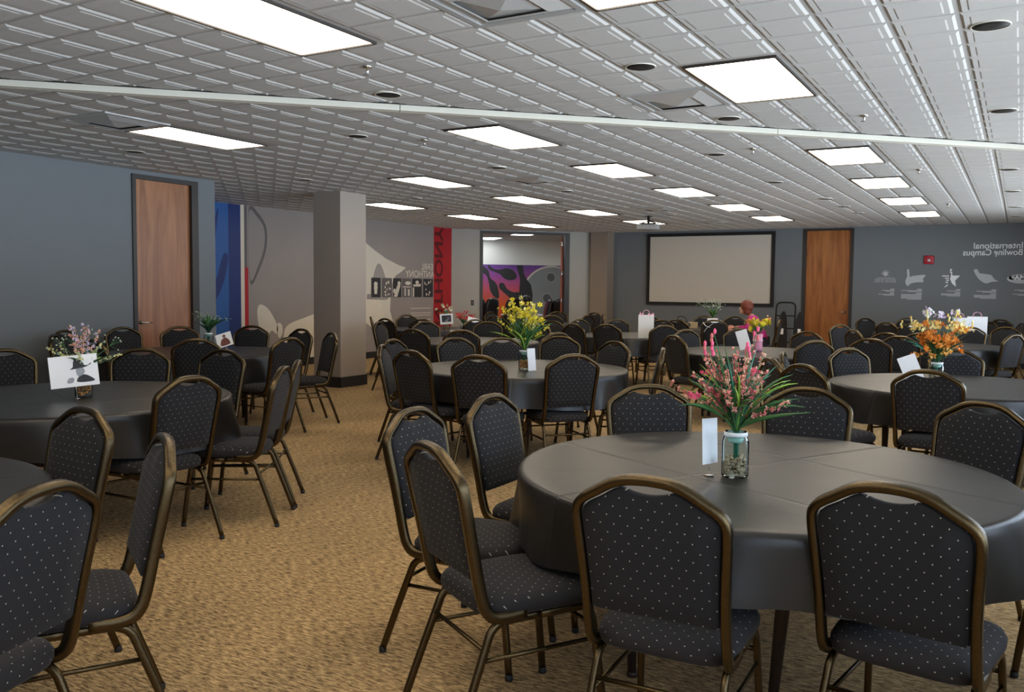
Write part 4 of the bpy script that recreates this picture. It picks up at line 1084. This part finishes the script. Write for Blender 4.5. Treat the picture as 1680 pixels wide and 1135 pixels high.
def bouquet(x, y, z, label, leaves, sprigs, seed, depth=.12, foot=None):
    """leaves: (n, Lmin, Lmax, lean, width, material); sprigs: (n, Lmin, Lmax, lean, kind, size, [petal mats]). Stems reach depth below the jar mouth."""
    t = thing('flower_bouquet', label, 'flowers', (x, y, z), 0, 'table bouquets'); rn = random.Random(seed)
    bm = bmesh.new()
    for i in range(14): 
        a = rn.uniform(0, 6.3); q = rn.uniform(.004, .016); tube(bm, [(q*.8*cos(a+1), q*.8*sin(a+1), -depth), (q*cos(a), q*sin(a), .03), (q*2.4*cos(a), q*2.4*sin(a), .14)], .0028, seg=6)
    mk('stems', bm, M_LEAFT, t)
    for n, L0, L1, lean, w, m in leaves:
        for i in range(n):
            bm = bmesh.new()
            for j in range(2): blade(bm, rn.uniform(0, 2*pi), rn.uniform(L0, L1), lean*rn.uniform(.35, 1.15), w*rn.uniform(.7, 1.2), rn.uniform(.0, .45), (rn.uniform(-.5, .5),))
            mk('leaf', bm, m, t)
    for n, L0, L1, lean, kind, size, cols in sprigs:
        for i in range(n):
            bm = bmesh.new(); a = 2*pi*(i+rn.random()*.8)/n
            sprig(bm, a, rn.uniform(L0, L1), lean*rn.uniform(.3, 1.1), rn, kind, size, list(range(1, 1+len(cols))))
            mk('flower_sprig', bm, [M_LEAF]+[FLW[c] for c in cols], t, smooth=False)
    return t
def card(x, y, z, w, h, yaw, label, pitch=0.0, roll=0.0, ink=None, stand=True):
    """card whose lower edge centre is at x,y,z; faces -y before turning"""
    t = thing('place_card', label, 'card', (x, y, z), 0, None)
    t.rotation_euler = (radians(pitch), radians(roll), radians(yaw))
    bm = bmesh.new(); box(bm, -w/2, w/2, 0, .0016, 0, h); mk('card_sheet', bm, M_CARD, t, smooth=False)
    if z-TOP > .005:       # wire holder that carries the card above the cloth
        bm = bmesh.new(); tube(bm, [(0, .0035, h*.55), (0, .0035, 0), (0, .006, -(z-TOP)-.001)], .0018, seg=6); lathe(bm, [(.001, -(z-TOP)-.001), (.018, -(z-TOP)-.001), (.018, -(z-TOP)+.003), (.001, -(z-TOP)+.003)], seg=12, c=(0, .006)); mk('wire_holder', bm, M_CHROME, t)
    if stand:
        bm = bmesh.new(); slab(bm, [(-w*.2, .002), (w*.2, .002), (w*.08, h*.8), (-w*.08, h*.8)], .0012, basis((0, .0018, 0), (1, 0, 0), (0, .35, 1))); mk('easel_back', bm, M_CARD, t, smooth=False)
    F = basis((0, 0, 0), (1, 0, 0), (0, 0, 1))
    for nm, m, polys in (ink or []): graphic(nm, [[(px*w, pz*h) for px, pz in p] for p in polys], F, m, parent=t, th=.0006, lift=.0003)
    return t
hat_ink = [('hat_silhouette', M_CARDK, [spl([(-.08, .56), (-.02, .62), (.0, .78), (.04, .86), (.14, .84), (.20, .74), (.22, .66), (.34, .66), (.36, .72), (.28, .62), (.14, .57), (.04, .56)])]),
           ('face_shape', M_CARDG, [spl([(.06, .56), (.18, .58), (.22, .46), (.16, .34), (.08, .32), (.04, .44)])]),
           ('shoulder_shape', M_CARDK, [spl([(.04, .16), (.10, .32), (.22, .36), (.36, .24), (.40, .14), (.2, .12)])]),
           ('small_shape', M_CARDG, [spl([(-.16, .14), (-.12, .28), (-.02, .28), (-.04, .14)])])]
figure_ink = [('figure_shape', M_CARDR, [ell(.04, .76, .10, .12), spl([(-.26, .12), (-.20, .48), (-.04, .62), (.12, .62), (.26, .46), (.30, .12)])]), ('figure_light', M_CARDG, [ell(.05, .72, .05, .06)])]
group_ink = [('photo_shape', M_CARDK, [rect(-.36, .22, .36, .85)]), ('photo_light', M_CARDG, [ell(-.15, .6, .10, .14), ell(.12, .55, .12, .16), ell(.0, .35, .14, .10)])]

JH = TOP+.172
# nearest table
jar(-.90, 3.22, 'glass jar of brown pebbles standing on the nearest table', M_PEB)
bouquet(-.90, 3.22, JH, 'large pink bouquet with long green leaves on the nearest table',
        [(16, .22, .34, .75, .0065, M_LEAF), (16, .20, .36, .5, .0050, M_LEAFT), (7, .22, .34, .80, .006, M_LEAFL), (10, .20, .33, .35, .006, M_LEAFD), (5, .24, .29, .98, .0075, M_LEAF)],
        [(10, .24, .36, .45, 'spike', 1.25, ['pink', 'peach']), (10, .19, .28, .90, 'spike', 1.25, ['peach', 'pink']), (3, .22, .26, .92, 'cluster', .75, ['rose']), (6, .33, .39, .5, 'bud', .95, ['rose', 'pink']), (6, .22, .32, .35, 'spike', 1.3, ['pink', 'peach']), (5, .16, .24, .6, 'spike', 1.1, ['pink', 'rose'])], 21)
card(-.985, 3.19, TOP+.045, .15, .17, 86, 'blank white card leaning on the nearest table\'s jar', pitch=-4, roll=5, stand=False)
# yellow table
jar(-3.64, 6.47, 'glass jar of red-brown pebbles under the yellow flowers', M_PEBR, fill=.5)
bouquet(-3.64, 6.47, JH, 'tall yellow bouquet with arching grass leaves, centre of the hall',
        [(14, .24, .38, .6, .009, M_LEAF), (6, .24, .36, .85, .007, M_LEAFL), (10, .22, .34, .4, .008, M_LEAFT)],
        [(16, .24, .40, .55, 'cluster', 1.15, ['yellow']), (9, .36, .47, .35, 'bloom', .9, ['cream', 'yellow']), (7, .24, .36, .85, 'spike', 1.3, ['yellow']), (6, .30, .42, .5, 'spike', 1.2, ['yellow', 'cream'])], 5)
card(-3.55, 6.45, TOP, .09, .19, 72, 'narrow white card standing right of the yellow-flower jar', pitch=-6)
# lilac table
jar(-4.96, 3.29, 'short glass jar of amber pebbles below the hat card', M_PEBR, fill=.62, teal=False)
bouquet(-4.96, 3.29, JH-.02, 'lilac and sage bouquet standing behind the hat card',
        [(6, .12, .2, .7, .014, M_LEAFL), (8, .14, .24, .9, .006, M_LEAFD)],
        [(7, .24, .31, .30, 'spike', 1.5, ['lilac', 'peach']), (7, .16, .24, .95, 'spike', 1.2, ['sage', 'cream']), (4, .2, .26, .7, 'dots', 1.3, ['sage'])], 8)
card(-4.90, 3.20, TOP+.075, .265, .19, 56, 'white card with a black hat silhouette, before the lilac flowers', pitch=-8, roll=-5, ink=hat_ink)
# fern table
jar(-7.70, 6.60, 'glass jar under the green fern, hidden by chair backs', M_PEB, fine=False)
bouquet(-7.70, 6.60, JH, 'green feathery fern bouquet before the brown door', [(16, .14, .26, .8, .012, M_LEAFD), (10, .16, .26, .5, .010, M_LEAF)],
        [(6, .18, .24, .8, 'dots', 1.4, ['sage'])], 9)
card(-7.45, 6.62, TOP+.03, .17, .16, 40, 'tilted white card with a brown figure beside the fern', pitch=-25, roll=-18, ink=figure_ink)
# two-bouquet table
jar(-8.18, 11.90, 'glass jar under the white and yellow bouquet before the red strip', M_PEB, fine=False)
bouquet(-8.18, 11.90, JH, 'small white and yellow bouquet in front of the red strip', [(6, .10, .2, .7, .008, M_LEAFL)], [(10, .16, .26, .8, 'bloom', 1.1, ['cream', 'white'])], 12)
card(-8.02, 11.68, TOP+.10, .21, .17, 34, 'white card with a dark picture between two small bouquets', pitch=-5, roll=-4, ink=group_ink)
jar(-7.90, 11.98, 'low glass jar under the red bouquet', M_PEB, fine=False, h=.10)
bouquet(-7.90, 11.98, TOP+.10, 'small red and coral bouquet beside the leaning white card', [(8, .08, .16, .8, .008, M_LEAF)], [(14, .10, .21, .95, 'cluster', 1.25, ['red', 'pink'])], 13, depth=.07)
card(-7.62, 11.80, TOP, .20, .22, 50, 'blank white card leaning right of the red bouquet', pitch=-10, roll=14)
t = tag(mk('tea_light', (lambda b: (lathe(b, [(.001, 0), (.045, 0), (.05, .02), (.04, .022), (.001, .02)], seg=20), b)[1])(bmesh.new()), M_BAND, loc=(-7.72, 11.42, TOP)), 'small white round dish before the red bouquet', 'dish')
# pink vase table
t = thing('ceramic_vase', 'pink glazed vase holding yellow flowers', 'vase', (-2.60, 10.10, TOP))
bm = bmesh.new(); lathe(bm, [(.001, 0), (.045, 0), (.055, .03), (.05, .12), (.058, .20), (.052, .20), (.044, .12), (.001, .10)], seg=24); mk('vase_body', bm, M_PINKV, t)
bm = bmesh.new(); lathe(bm, [(.051, .105), (.056, .11), (.056, .135), (.051, .14)], seg=24, caps=False); mk('ribbon_band', bm, M_TISSUE, t)
bouquet(-2.60, 10.10, TOP+.19, 'round yellow flower bunch in the pink vase', [(8, .08, .16, .9, .009, M_LEAF)], [(16, .10, .19, .85, 'bloom', 1.4, ['yellow']), (3, .16, .21, .6, 'cluster', 1.1, ['orange', 'peach'])], 15, depth=.08)
card(-2.70, 9.98, TOP+.03, .13, .22, 8, 'white card leaning left of the pink vase', pitch=-4, roll=-18)
# gift bag
def gift_bag(x, y, yaw, label, w=.22, d=.10, h=.33, tissue=True):
    t = thing('gift_bag', label, 'gift bag', (x, y, TOP), radians(yaw))
    bm = bmesh.new(); box(bm, -w/2, w/2, -d/2, d/2, 0, h, bev=.004); mk('paper_bag', bm, M_BAG, t, smooth=False)
    bm = bmesh.new()
    for s in (-1, 1): tube(bm, smooth_path([(-w*.22, s*d*.52, h*.94), (-w*.18, s*d*.5, h+.05), (0, s*d*.5, h+.075), (w*.18, s*d*.5, h+.05), (w*.22, s*d*.52, h*.94)], 3), .003, seg=6)
    mk('handle', bm, M_TISSUE, t)
    if tissue:
        bm = bmesh.new(); rn = random.Random(3)
        for i in range(9):
            a = rn.uniform(-.8, .8)*w/2; c = Vector((a, rn.uniform(-.3, .3)*d, h-.005)); tp = c+Vector((rn.uniform(-.03, .03), rn.uniform(-.02, .02), rn.uniform(.02, .055)))
            vs = [bm.verts.new(c+Vector((-.02, -.01, 0))), bm.verts.new(c+Vector((.02, -.012, 0))), bm.verts.new(c+Vector((0, .018, 0))), bm.verts.new(tp)]
            for f in ((0, 1, 3), (1, 2, 3), (2, 0, 3), (0, 2, 1)): bm.faces.new([vs[k] for k in f])
        mk('tissue_paper', bm, M_TISSUE, t, smooth=False)
    return t
gift_bag(-4.62, 11.75, 22, 'tall white gift bag with pink tissue on the table before the screen')
g = gift_bag(-.62, 16.60, 8, 'white gift bag, right one of two before the wall logos', w=.30, h=.30, tissue=False)
g = gift_bag(-.86, 16.40, 14, 'white gift bag with a yellow-green print, left of the plain one', w=.22, h=.28, tissue=False)
graphic('printed_flower', [ell(.0, .17, .05, .04), ell(-.05, .07, .05, .04), ell(.05, .22, .02, .03)], basis((0, -.0512, 0), (1, 0, 0), (0, 0, 1)), FLW['cream'], parent=g, th=.0006)
gift_bag(-1.52, 15.80, 10, 'small white bag showing left of the orange flowers', w=.13, h=.17, tissue=False)
card(-1.24, 12.04, TOP, .11, .11, 10, 'small plain card on the white-card table, left of the orange flowers')
# orange table
jar(-.53, 7.33, 'glass jar under the orange flowers at right', M_PEB)
bouquet(-.53, 7.33, JH, 'large orange and yellow bouquet at right before the wall logos',
        [(22, .14, .28, .5, .007, M_LEAF), (8, .2, .3, .8, .006, M_LEAFD), (3, .26, .34, .95, .006, M_LEAFT)],
        [(30, .14, .32, .70, 'cluster', 1.1, ['orange']), (10, .26, .36, .6, 'cluster', 1.1, ['amber', 'cream']), (4, .36, .42, .35, 'cluster', 1.1, ['lilac', 'white']), (8, .36, .44, .75, 'bud', 1.1, ['cream', 'amber']), (7, .14, .22, .95, 'bloom', 1.1, ['orange']), (9, .10, .18, 1.0, 'cluster', 1.0, ['orange', 'amber'])], 31)
card(-.66, 7.20, TOP+.03, .13, .20, 12, 'blank white card leaning left beside the orange-flower jar', pitch=-6, roll=-22)
# white planter table
t = thing('planter', 'white square planter with a fine green plant before the screen', 'planter', (-4.72, 15.20, TOP), radians(15))
bm = bmesh.new(); box(bm, -.09, .09, -.09, .09, 0, .20, bev=.006); mk('planter_box', bm, M_BAG, t, smooth=False)
bm = bmesh.new(); box(bm, -.078, .078, -.078, .078, .195, .203); mk('soil', bm, M_PLY, t, smooth=False)
bouquet(-4.72, 15.20, TOP+.205, 'airy green and white plant growing in the white planter', [(14, .12, .24, .6, .008, M_LEAF), (8, .14, .24, .8, .006, M_LEAFL)], [(16, .20, .36, .8, 'dots', 1.6, ['white', 'sage'])], 17, depth=.01)
card(-4.60, 15.02, TOP, .19, .17, 15, 'white card standing in front of the planter')
bm = bmesh.new(); box(bm, -.13, .13, -.09, .09, 0, .11, bev=.004); tag(mk('cardboard_box', bm, M_TAN, loc=(-5.20, 15.42, TOP), rotz=radians(18), smooth=False), 'tan cardboard box between the handbag and the planter', 'box')
bm = bmesh.new(); box(bm, -.09, .09, -.07, .07, 0, .10, bev=.004); tag(mk('cardboard_box', bm, M_TAN, loc=(-5.46, 15.62, TOP), rotz=radians(5), smooth=False), 'small tan box peeking out left of the handbag', 'box')
t = thing('handbag', 'black slouchy handbag left of the tan box', 'handbag', (-5.22, 14.98, TOP), radians(20))
bm = bmesh.new(); ball(bm, (0, 0, .075), .13, 3, (1.25, .55, .58)); mk('bag_body', bm, M_LEATHER, t)
bm = bmesh.new(); tube(bm, smooth_path([(-.09, 0, .13), (-.06, 0, .21), (.0, .01, .225), (.07, 0, .20), (.10, 0, .13)], 4), .009, seg=8); mk('strap', bm, M_LEATHER, t)
bm = bmesh.new(); rn = random.Random(5)
for i in range(26): floret(bm, Vector((rn.gauss(0, .045), rn.gauss(0, .035), .035+abs(rn.gauss(0, .018)))), .026, rn, 0, 6)
lathe(bm, [(.001, 0), (.05, 0), (.055, .02), (.001, .02)], seg=16)
tag(mk('paper_flowers', bm, FLW['peach'], loc=(-4.36, 15.05, TOP), smooth=False), 'loose heap of cream paper flowers before the woman', 'paper flowers')
# ribbon tied on a chair of that table
t = thing('ribbon_bow', 'white ribbon tied over the chair back below the planter', 'ribbon', (-4.53, 14.30, .80), radians(10))
bm = bmesh.new(); tube(bm, smooth_path([(-.07, 0, .11), (-.02, -.012, .05), (.05, -.014, .03)], 4), .010, seg=6, sq=(1, .3)); mk('ribbon_tail', bm, M_BAND, t)
bm = bmesh.new(); tube(bm, smooth_path([(.09, -.005, .09), (.0, -.014, .02), (-.05, -.014, -.05)], 4), .010, seg=6, sq=(1, .3)); mk('ribbon_tail', bm, M_BAND, t)
# hand truck against the back wall
t = thing('hand_truck', 'black folding hand truck standing by the amber door', 'hand truck', (-4.34, 19.05, 0), 0)
bm = bmesh.new(); tube(bm, smooth_path([(-.20, 0, .12), (-.20, .01, .6), (-.20, .06, 1.08), (-.17, .07, 1.17), (-.12, .07, 1.20), (0, .07, 1.205), (.12, .07, 1.20), (.17, .07, 1.17), (.20, .06, 1.08), (.20, .01, .6), (.20, 0, .12)], 3), .018, seg=8); mk('handle_frame', bm, M_BLACK, t)
for z in (.35, .65, .92): bm = bmesh.new(); tube(bm, [(-.20, .01+.05*z, z), (.20, .01+.05*z, z)], .013, seg=8); mk('crossbar', bm, M_BLACK, t)
bm = bmesh.new(); box(bm, -.22, .22, -.24, .0, .008, .022, bev=.003); mk('toe_plate', bm, M_BLACK, t, smooth=False)
for s in (-1, 1):
    bm = bmesh.new()
    for v in [v for r_ in lathe(bm, [(.02, -.025), (.085, -.025), (.095, -.012), (.095, .012), (.085, .025), (.02, .025)], seg=24) for v in r_]: v.co = Vector((v.co.z+s*.25, v.co.x+.06, v.co.y+.10))
    mk('wheel', bm, M_BLACK, t)
for s, lb in ((-1, 'left one of two black folded stands beside the hand truck'), (1, 'right one of two black folded stands beside the hand truck')):
    t = thing('folded_stand', lb, 'folded stand', (-4.10+s*.17, 18.55, 0), radians(8*s), 'black folded stands by the door')
    bm = bmesh.new(); slab(bm, spl([(-.09, .0), (-.10, .5), (-.07, .85), (.0, 1.02), (.05, .98), (.08, .8), (.09, .4), (.09, .0)]), .05, basis((0, .025, 0), (1, 0, 0), (0, 0, 1))); mk('panel', bm, M_BLACK, t, smooth=False)
    bm = bmesh.new(); box(bm, -.03, .03, -.032, -.026, .55, .67); mk('paper_tag', bm, M_CARD, t, smooth=False)

# --- leather chairs in the next room
def office_chair(p, yaw, label):
    t = thing('office_chair', label, 'office chair', (p.x, p.y, 0), yaw, 'black leather chairs in the next room')
    bm = bmesh.new(); rings = []
    for z, w, d, yy in ((.50, .20, .05, -.20), (.56, .24, .065, -.21), (.72, .25, .07, -.235), (.90, .245, .07, -.265), (1.05, .235, .065, -.295), (1.14, .20, .055, -.31), (1.185, .13, .04, -.318), (1.20, .05, .02, -.32)):
        rings.append([bm.verts.new((w*math.copysign(abs(cos(a))**.6, cos(a)), yy+d*math.copysign(abs(sin(a))**.8, sin(a)), z)) for a in [2*pi*k/24 for k in range(24)]])
    for a, b in zip(rings, rings[1:]):
        for k in range(24): bm.faces.new((a[k], a[(k+1) % 24], b[(k+1) % 24], b[k]))
    bm.faces.new(rings[0][::-1]); bm.faces.new(rings[-1]); mk('backrest', bm, M_LEATHER, t)
    bm = bmesh.new(); box(bm, -.25, .25, -.22, .27, .42, .53, bev=.04); mk('seat', bm, M_LEATHER, t)
    for s in (-1, 1):
        bm = bmesh.new(); tube(bm, smooth_path([(s*.25, -.12, .47), (s*.29, -.14, .60), (s*.29, -.08, .68), (s*.29, .12, .68), (s*.28, .16, .60), (s*.25, .10, .47)], 4), .022, seg=8, sq=(1.3, .8)); mk('armrest', bm, M_LEATHER, t)
    bm = bmesh.new(); lathe(bm, [(.03, .09), (.03, .25), (.022, .25), (.022, .42)], seg=16); mk('gas_column', bm, M_BLACK, t)
    for k in range(5):
        a = 2*pi*k/5; bm = bmesh.new(); tube(bm, [(.02*cos(a), .02*sin(a), .11), (.30*cos(a), .30*sin(a), .07)], [.022, .014], seg=8); l = mk('base_arm', bm, M_BLACK, t)
        bm = bmesh.new(); ball(bm, (.30*cos(a), .30*sin(a), .028), .027, 2); mk('caster', bm, M_BLACK, l)
    return t
osrc = None
for (s_, o_), yw, lb in (((1.12, 1.55), 80, 'black leather chair beyond the doorway, front left of the row'), ((1.78, 1.62), 60, 'black leather chair beyond the doorway, second from left'), ((2.36, .98), 130, 'black leather chair beyond the doorway behind the seated person'),
                     ((3.02, 1.15), 30, 'black leather chair beyond the doorway, rightmost of the row'), ((1.25, 2.6), 20, 'black leather chair deepest in the next room by the left jamb')):
    p = dg(s_, -o_)
    if osrc: copy_tree(osrc, (p.x, p.y, 0), radians(yw), lb, 'office chair', 'black leather chairs in the next room')
    else: osrc = office_chair(p, radians(yw), lb)

# --- people
def evaluate(bm_builder, mods):
    me = bpy.data.meshes.new('tmp'); ob = bpy.data.objects.new('tmp', me); COL.objects.link(ob)
    bm_builder(me); mods(ob)
    dp = bpy.context.evaluated_depsgraph_get(); dp.update(); out = bpy.data.meshes.new_from_object(ob.evaluated_get(dp)); bpy.data.objects.remove(ob); return out
def skin(joints, edges, sub=1, root=0):
    def b(me): me.from_pydata([j[:3] for j in joints], edges, [])
    def m(ob):
        md = ob.modifiers.new('skin', 'SKIN'); sk = ob.data.skin_vertices[0].data
        for i, j in enumerate(joints): sk[i].radius = (j[3], j[4] if len(j) > 4 else j[3]); sk[i].use_root = (i == root)
        md.use_smooth_shade = True
        s = ob.modifiers.new('sub', 'SUBSURF'); s.levels = sub; s.render_levels = sub
    return evaluate(b, m)
def fuse(parts, extra, vox):
    """join meshes and add balls, then rebuild as one continuous surface"""
    def b(me):
        bm = bmesh.new()
        for p in parts: bm.from_mesh(p)
        for c, r, s in extra: ball(bm, c, r, 3, s)
        bm.to_mesh(me); bm.free()
    def m(ob):
        r = ob.modifiers.new('re', 'REMESH'); r.mode = 'VOXEL'; r.voxel_size = vox; r.use_smooth_shade = True
        s = ob.modifiers.new('sm', 'SMOOTH'); s.factor = .5; s.iterations = 3
    return evaluate(b, m)
def link_mesh(name, me, m, parent):
    me.materials.clear(); me.materials.append(m); me.name = name
    for p in me.polygons: p.use_smooth = True
    o = bpy.data.objects.new(name, me); COL.objects.link(o); o.parent = parent; return o
def hand(w, dr, up, sgn):
    """palm and five bent fingers at wrist w, pointing along dr; sgn +1: thumb to the side dr x up"""
    w = Vector(w); d = Vector(dr).normalized(); u = Vector(up).normalized(); s = d.cross(u)*sgn
    J = [(w.x, w.y, w.z, .024, .018)]; E_ = []
    pm = w+d*.045; J.append((pm.x, pm.y, pm.z, .033, .014)); E_.append((0, 1))
    for off, L in ((-.028, .062), (-.010, .074), (.009, .078), (.027, .068)):
        a = w+d*.080+s*off; b = a+d*L*.5-u*.012; c = b+d*L*.4-u*.024; k = len(J)
        for p in (a, b, c): J.append((p.x, p.y, p.z, .0085, .0085))
        E_ += [(1, k), (k, k+1), (k+1, k+2)]
    a = w+d*.03+s*.036; b = a+d*.032+s*.014-u*.012; k = len(J); J += [(a.x, a.y, a.z, .011, .011), (b.x, b.y, b.z, .009, .009)]; E_ += [(0, k), (k, k+1)]
    return skin(J, E_, 1)
def seated_person(loc, yaw, label, top_mat, hair_mat, hair, lean=0.0, head_turn=0.0):
    t = thing('person', label, 'person', loc, yaw)
    l = lean
    body = [(0, -.02, .53, .15, .11), (0, .01+l*.2, .68, .115, .095), (0, .03+l*.6, .84, .14, .10), (0, .05+l*.9, .97, .075, .065), (0, .075+l, 1.04, .046, .046)]
    E_ = [(0, 1), (1, 2), (2, 3), (3, 4)]
    sh = {}
    for s in (-1, 1):
        k = len(body)
        body += [(s*.155, .04+l*.85, .935, .055, .055), (s*.215, .12+l*.7, .765, .042, .042), (s*.15, .34+l*.4, .805, .028, .026)]; E_ += [(3, k), (k, k+1), (k+1, k+2)]
        sh[s] = body[k:k+3]
        k = len(body); body += [(s*.095, .03, .52, .09, .085), (s*.12, .42, .51, .062, .06), (s*.12, .42, .10, .040, .042), (s*.125, .54, .045, .038, .030)]; E_ += [(0, k), (k, k+1), (k+1, k+2), (k+2, k+3)]
    base = skin(body, E_, 1)
    hc = Vector((0, .12+l*1.15, 1.135)); ht = Matrix.Translation(hc) @ Matrix.Rotation(head_turn, 4, 'Z')
    def hp(x, y, z): v = ht @ Vector((x, y, z)); return (v.x, v.y, v.z)
    extra = [(hp(0, 0, 0), .1, (.74, .92, 1.12)), (hp(0, .045, -.055), .06, (.80, .85, .85)), (hp(0, .098, -.012), .016, (.75, 1.1, 1.5)), (hp(-.074, -.005, -.01), .018, (.5, .9, 1.4)), (hp(.074, -.005, -.01), .018, (.5, .9, 1.4)),
             (hp(0, .086, -.055), .012, (1.8, .6, .6)), (hp(0, .085, -.092), .020, (1, .8, .7))]
    hands = [hand((s*.15, .34+l*.4, .805), (-s*.35, 1, -.05), (0, 0, 1), -s) for s in (-1, 1)]
    link_mesh('body', fuse([base]+hands, extra, .0085), M_SKIN, t)
    for s in (-1, 1):
        bm = bmesh.new(); ball(bm, hp(s*.030, .083, .008), .0115, 2, (1, .5, .7)); mk('eye', bm, M_CARD, t)
        bm = bmesh.new(); ball(bm, hp(s*.030, .088, .008), .006, 2, (1, .5, 1)); mk('pupil', bm, M_BLACK, t.children[-1] if False else t)
    top = [(x, y, z, a+.014, b+.014) for x, y, z, a, b in body[:4]]
    te = [(0, 1), (1, 2), (2, 3)]
    for s in (-1, 1):
        k = len(top); a, b, c = sh[s]; w = Vector(c[:3])*.92+Vector(b[:3])*.08
        top += [(a[0], a[1], a[2], .066, .066), (b[0], b[1], b[2], .054, .054), (w.x, w.y, w.z, .040, .038)]; te += [(3, k), (k, k+1), (k+1, k+2)]
    link_mesh('blouse', skin(top, te, 2), top_mat, t)
    tr = [(0, -.02, .53, .158, .12)]; te = []
    for s in (-1, 1):
        k = len(tr); tr += [(s*.095, .03, .52, .10, .095), (s*.12, .42, .51, .074, .072), (s*.12, .42, .13, .055, .055)]; te += [(0, k), (k, k+1), (k+1, k+2)]
    link_mesh('trousers', skin(tr, te, 2), M_PANTS, t)
    hb = [(hp(x, y, z), r, s) for (x, y, z), r, s in hair]
    link_mesh('hair', fuse([], hb, .010), hair_mat, t)
    for s in (-1, 1):
        bm = bmesh.new(); ball(bm, (s*.125, .50, .045), .05, 2, (.9, 2.4, .82)); mk('shoe', bm, M_BLACK, t)
    return t
bob = [((0, -.028, .034), .112, (.98, 1.02, 1.05)), ((-.062, -.02, -.04), .05, (.6, 1.1, 1.5)), ((.062, -.02, -.04), .05, (.6, 1.1, 1.5)), ((0, -.06, -.055), .07, (1.05, .75, 1.15)), ((0, .05, .075), .05, (1.2, .8, .6))]
seated_person((-3.93, 15.60, 0), radians(95), 'person with short auburn hair in a magenta top, seated at a far table', M_MAG, M_HAIRR, bob, lean=.17, head_turn=radians(8))
p = dg(2.36, -.98)
seated_person((p.x, p.y, 0), radians(130), 'person with black hair in a patterned top, bent forward beyond the doorway', M_STRIPE, M_HAIRK, bob, lean=.16, head_turn=radians(15))
p2 = dg(3.6, -2.6)
bm = bmesh.new(); lathe(bm, [(.001, .72), (.60, .72), (.61, .735), (.60, .75), (.001, .75)], seg=40)
t = thing('meeting_table', 'pale meeting table in the next room among the leather chairs', 'table', (dg(2.45, -2.6).x, dg(2.45, -2.6).y, 0)); mk('tabletop', bm, M_BAG, t)
bm = bmesh.new(); lathe(bm, [(.28, 0), (.28, .02), (.05, .04), (.05, .71), (.15, .72)], seg=24); mk('pedestal', bm, M_BLACK, t)
# ================================================================== LIGHT AND CAMERA
w = bpy.data.worlds.new('world'); SC.world = w; w.use_nodes = True
nt = w.node_tree; bgn = nt.nodes['Background']
tc = nt.nodes.new('ShaderNodeTexCoord'); sp = nt.nodes.new('ShaderNodeSeparateXYZ'); rp = nt.nodes.new('ShaderNodeValToRGB')     # dim sky above; bright lower half added to throw light up at the ceiling
mr = nt.nodes.new('ShaderNodeMapRange'); mr.inputs['From Min'].default_value = -.12; mr.inputs['From Max'].default_value = .05
nt.links.new(tc.outputs['Generated'], sp.inputs[0]); nt.links.new(sp.outputs['Z'], mr.inputs['Value']); nt.links.new(mr.outputs[0], rp.inputs['Fac']); nt.links.new(rp.outputs['Color'], bgn.inputs['Color'])
rp.color_ramp.elements[0].color = (.78, .89, 1.0, 1); rp.color_ramp.elements[1].color = (.22, .27, .34, 1)
bgn.inputs['Strength'].default_value = 14.0

cam = bpy.data.cameras.new('camera'); co = bpy.data.objects.new('camera', cam); COL.objects.link(co); SC.camera = co
F_ = 1431.4; cam.sensor_width = 36.0; cam.lens = 36.0*F_/1680.0; cam.clip_end = 100
yaw, pit, rol = radians(30.185), radians(-3.80), radians(.6145)
Fw = Vector((-sin(yaw)*cos(pit), cos(yaw)*cos(pit), sin(pit))); R0 = Vector((cos(yaw), sin(yaw), 0)); U0 = R0.cross(Fw)
Rv = R0*cos(rol)+U0*sin(rol); Uv = -R0*sin(rol)+U0*cos(rol)
co.matrix_world = Matrix(((Rv.x, Uv.x, -Fw.x, 0), (Rv.y, Uv.y, -Fw.y, 0), (Rv.z, Uv.z, -Fw.z, 1.45), (0, 0, 0, 1)))
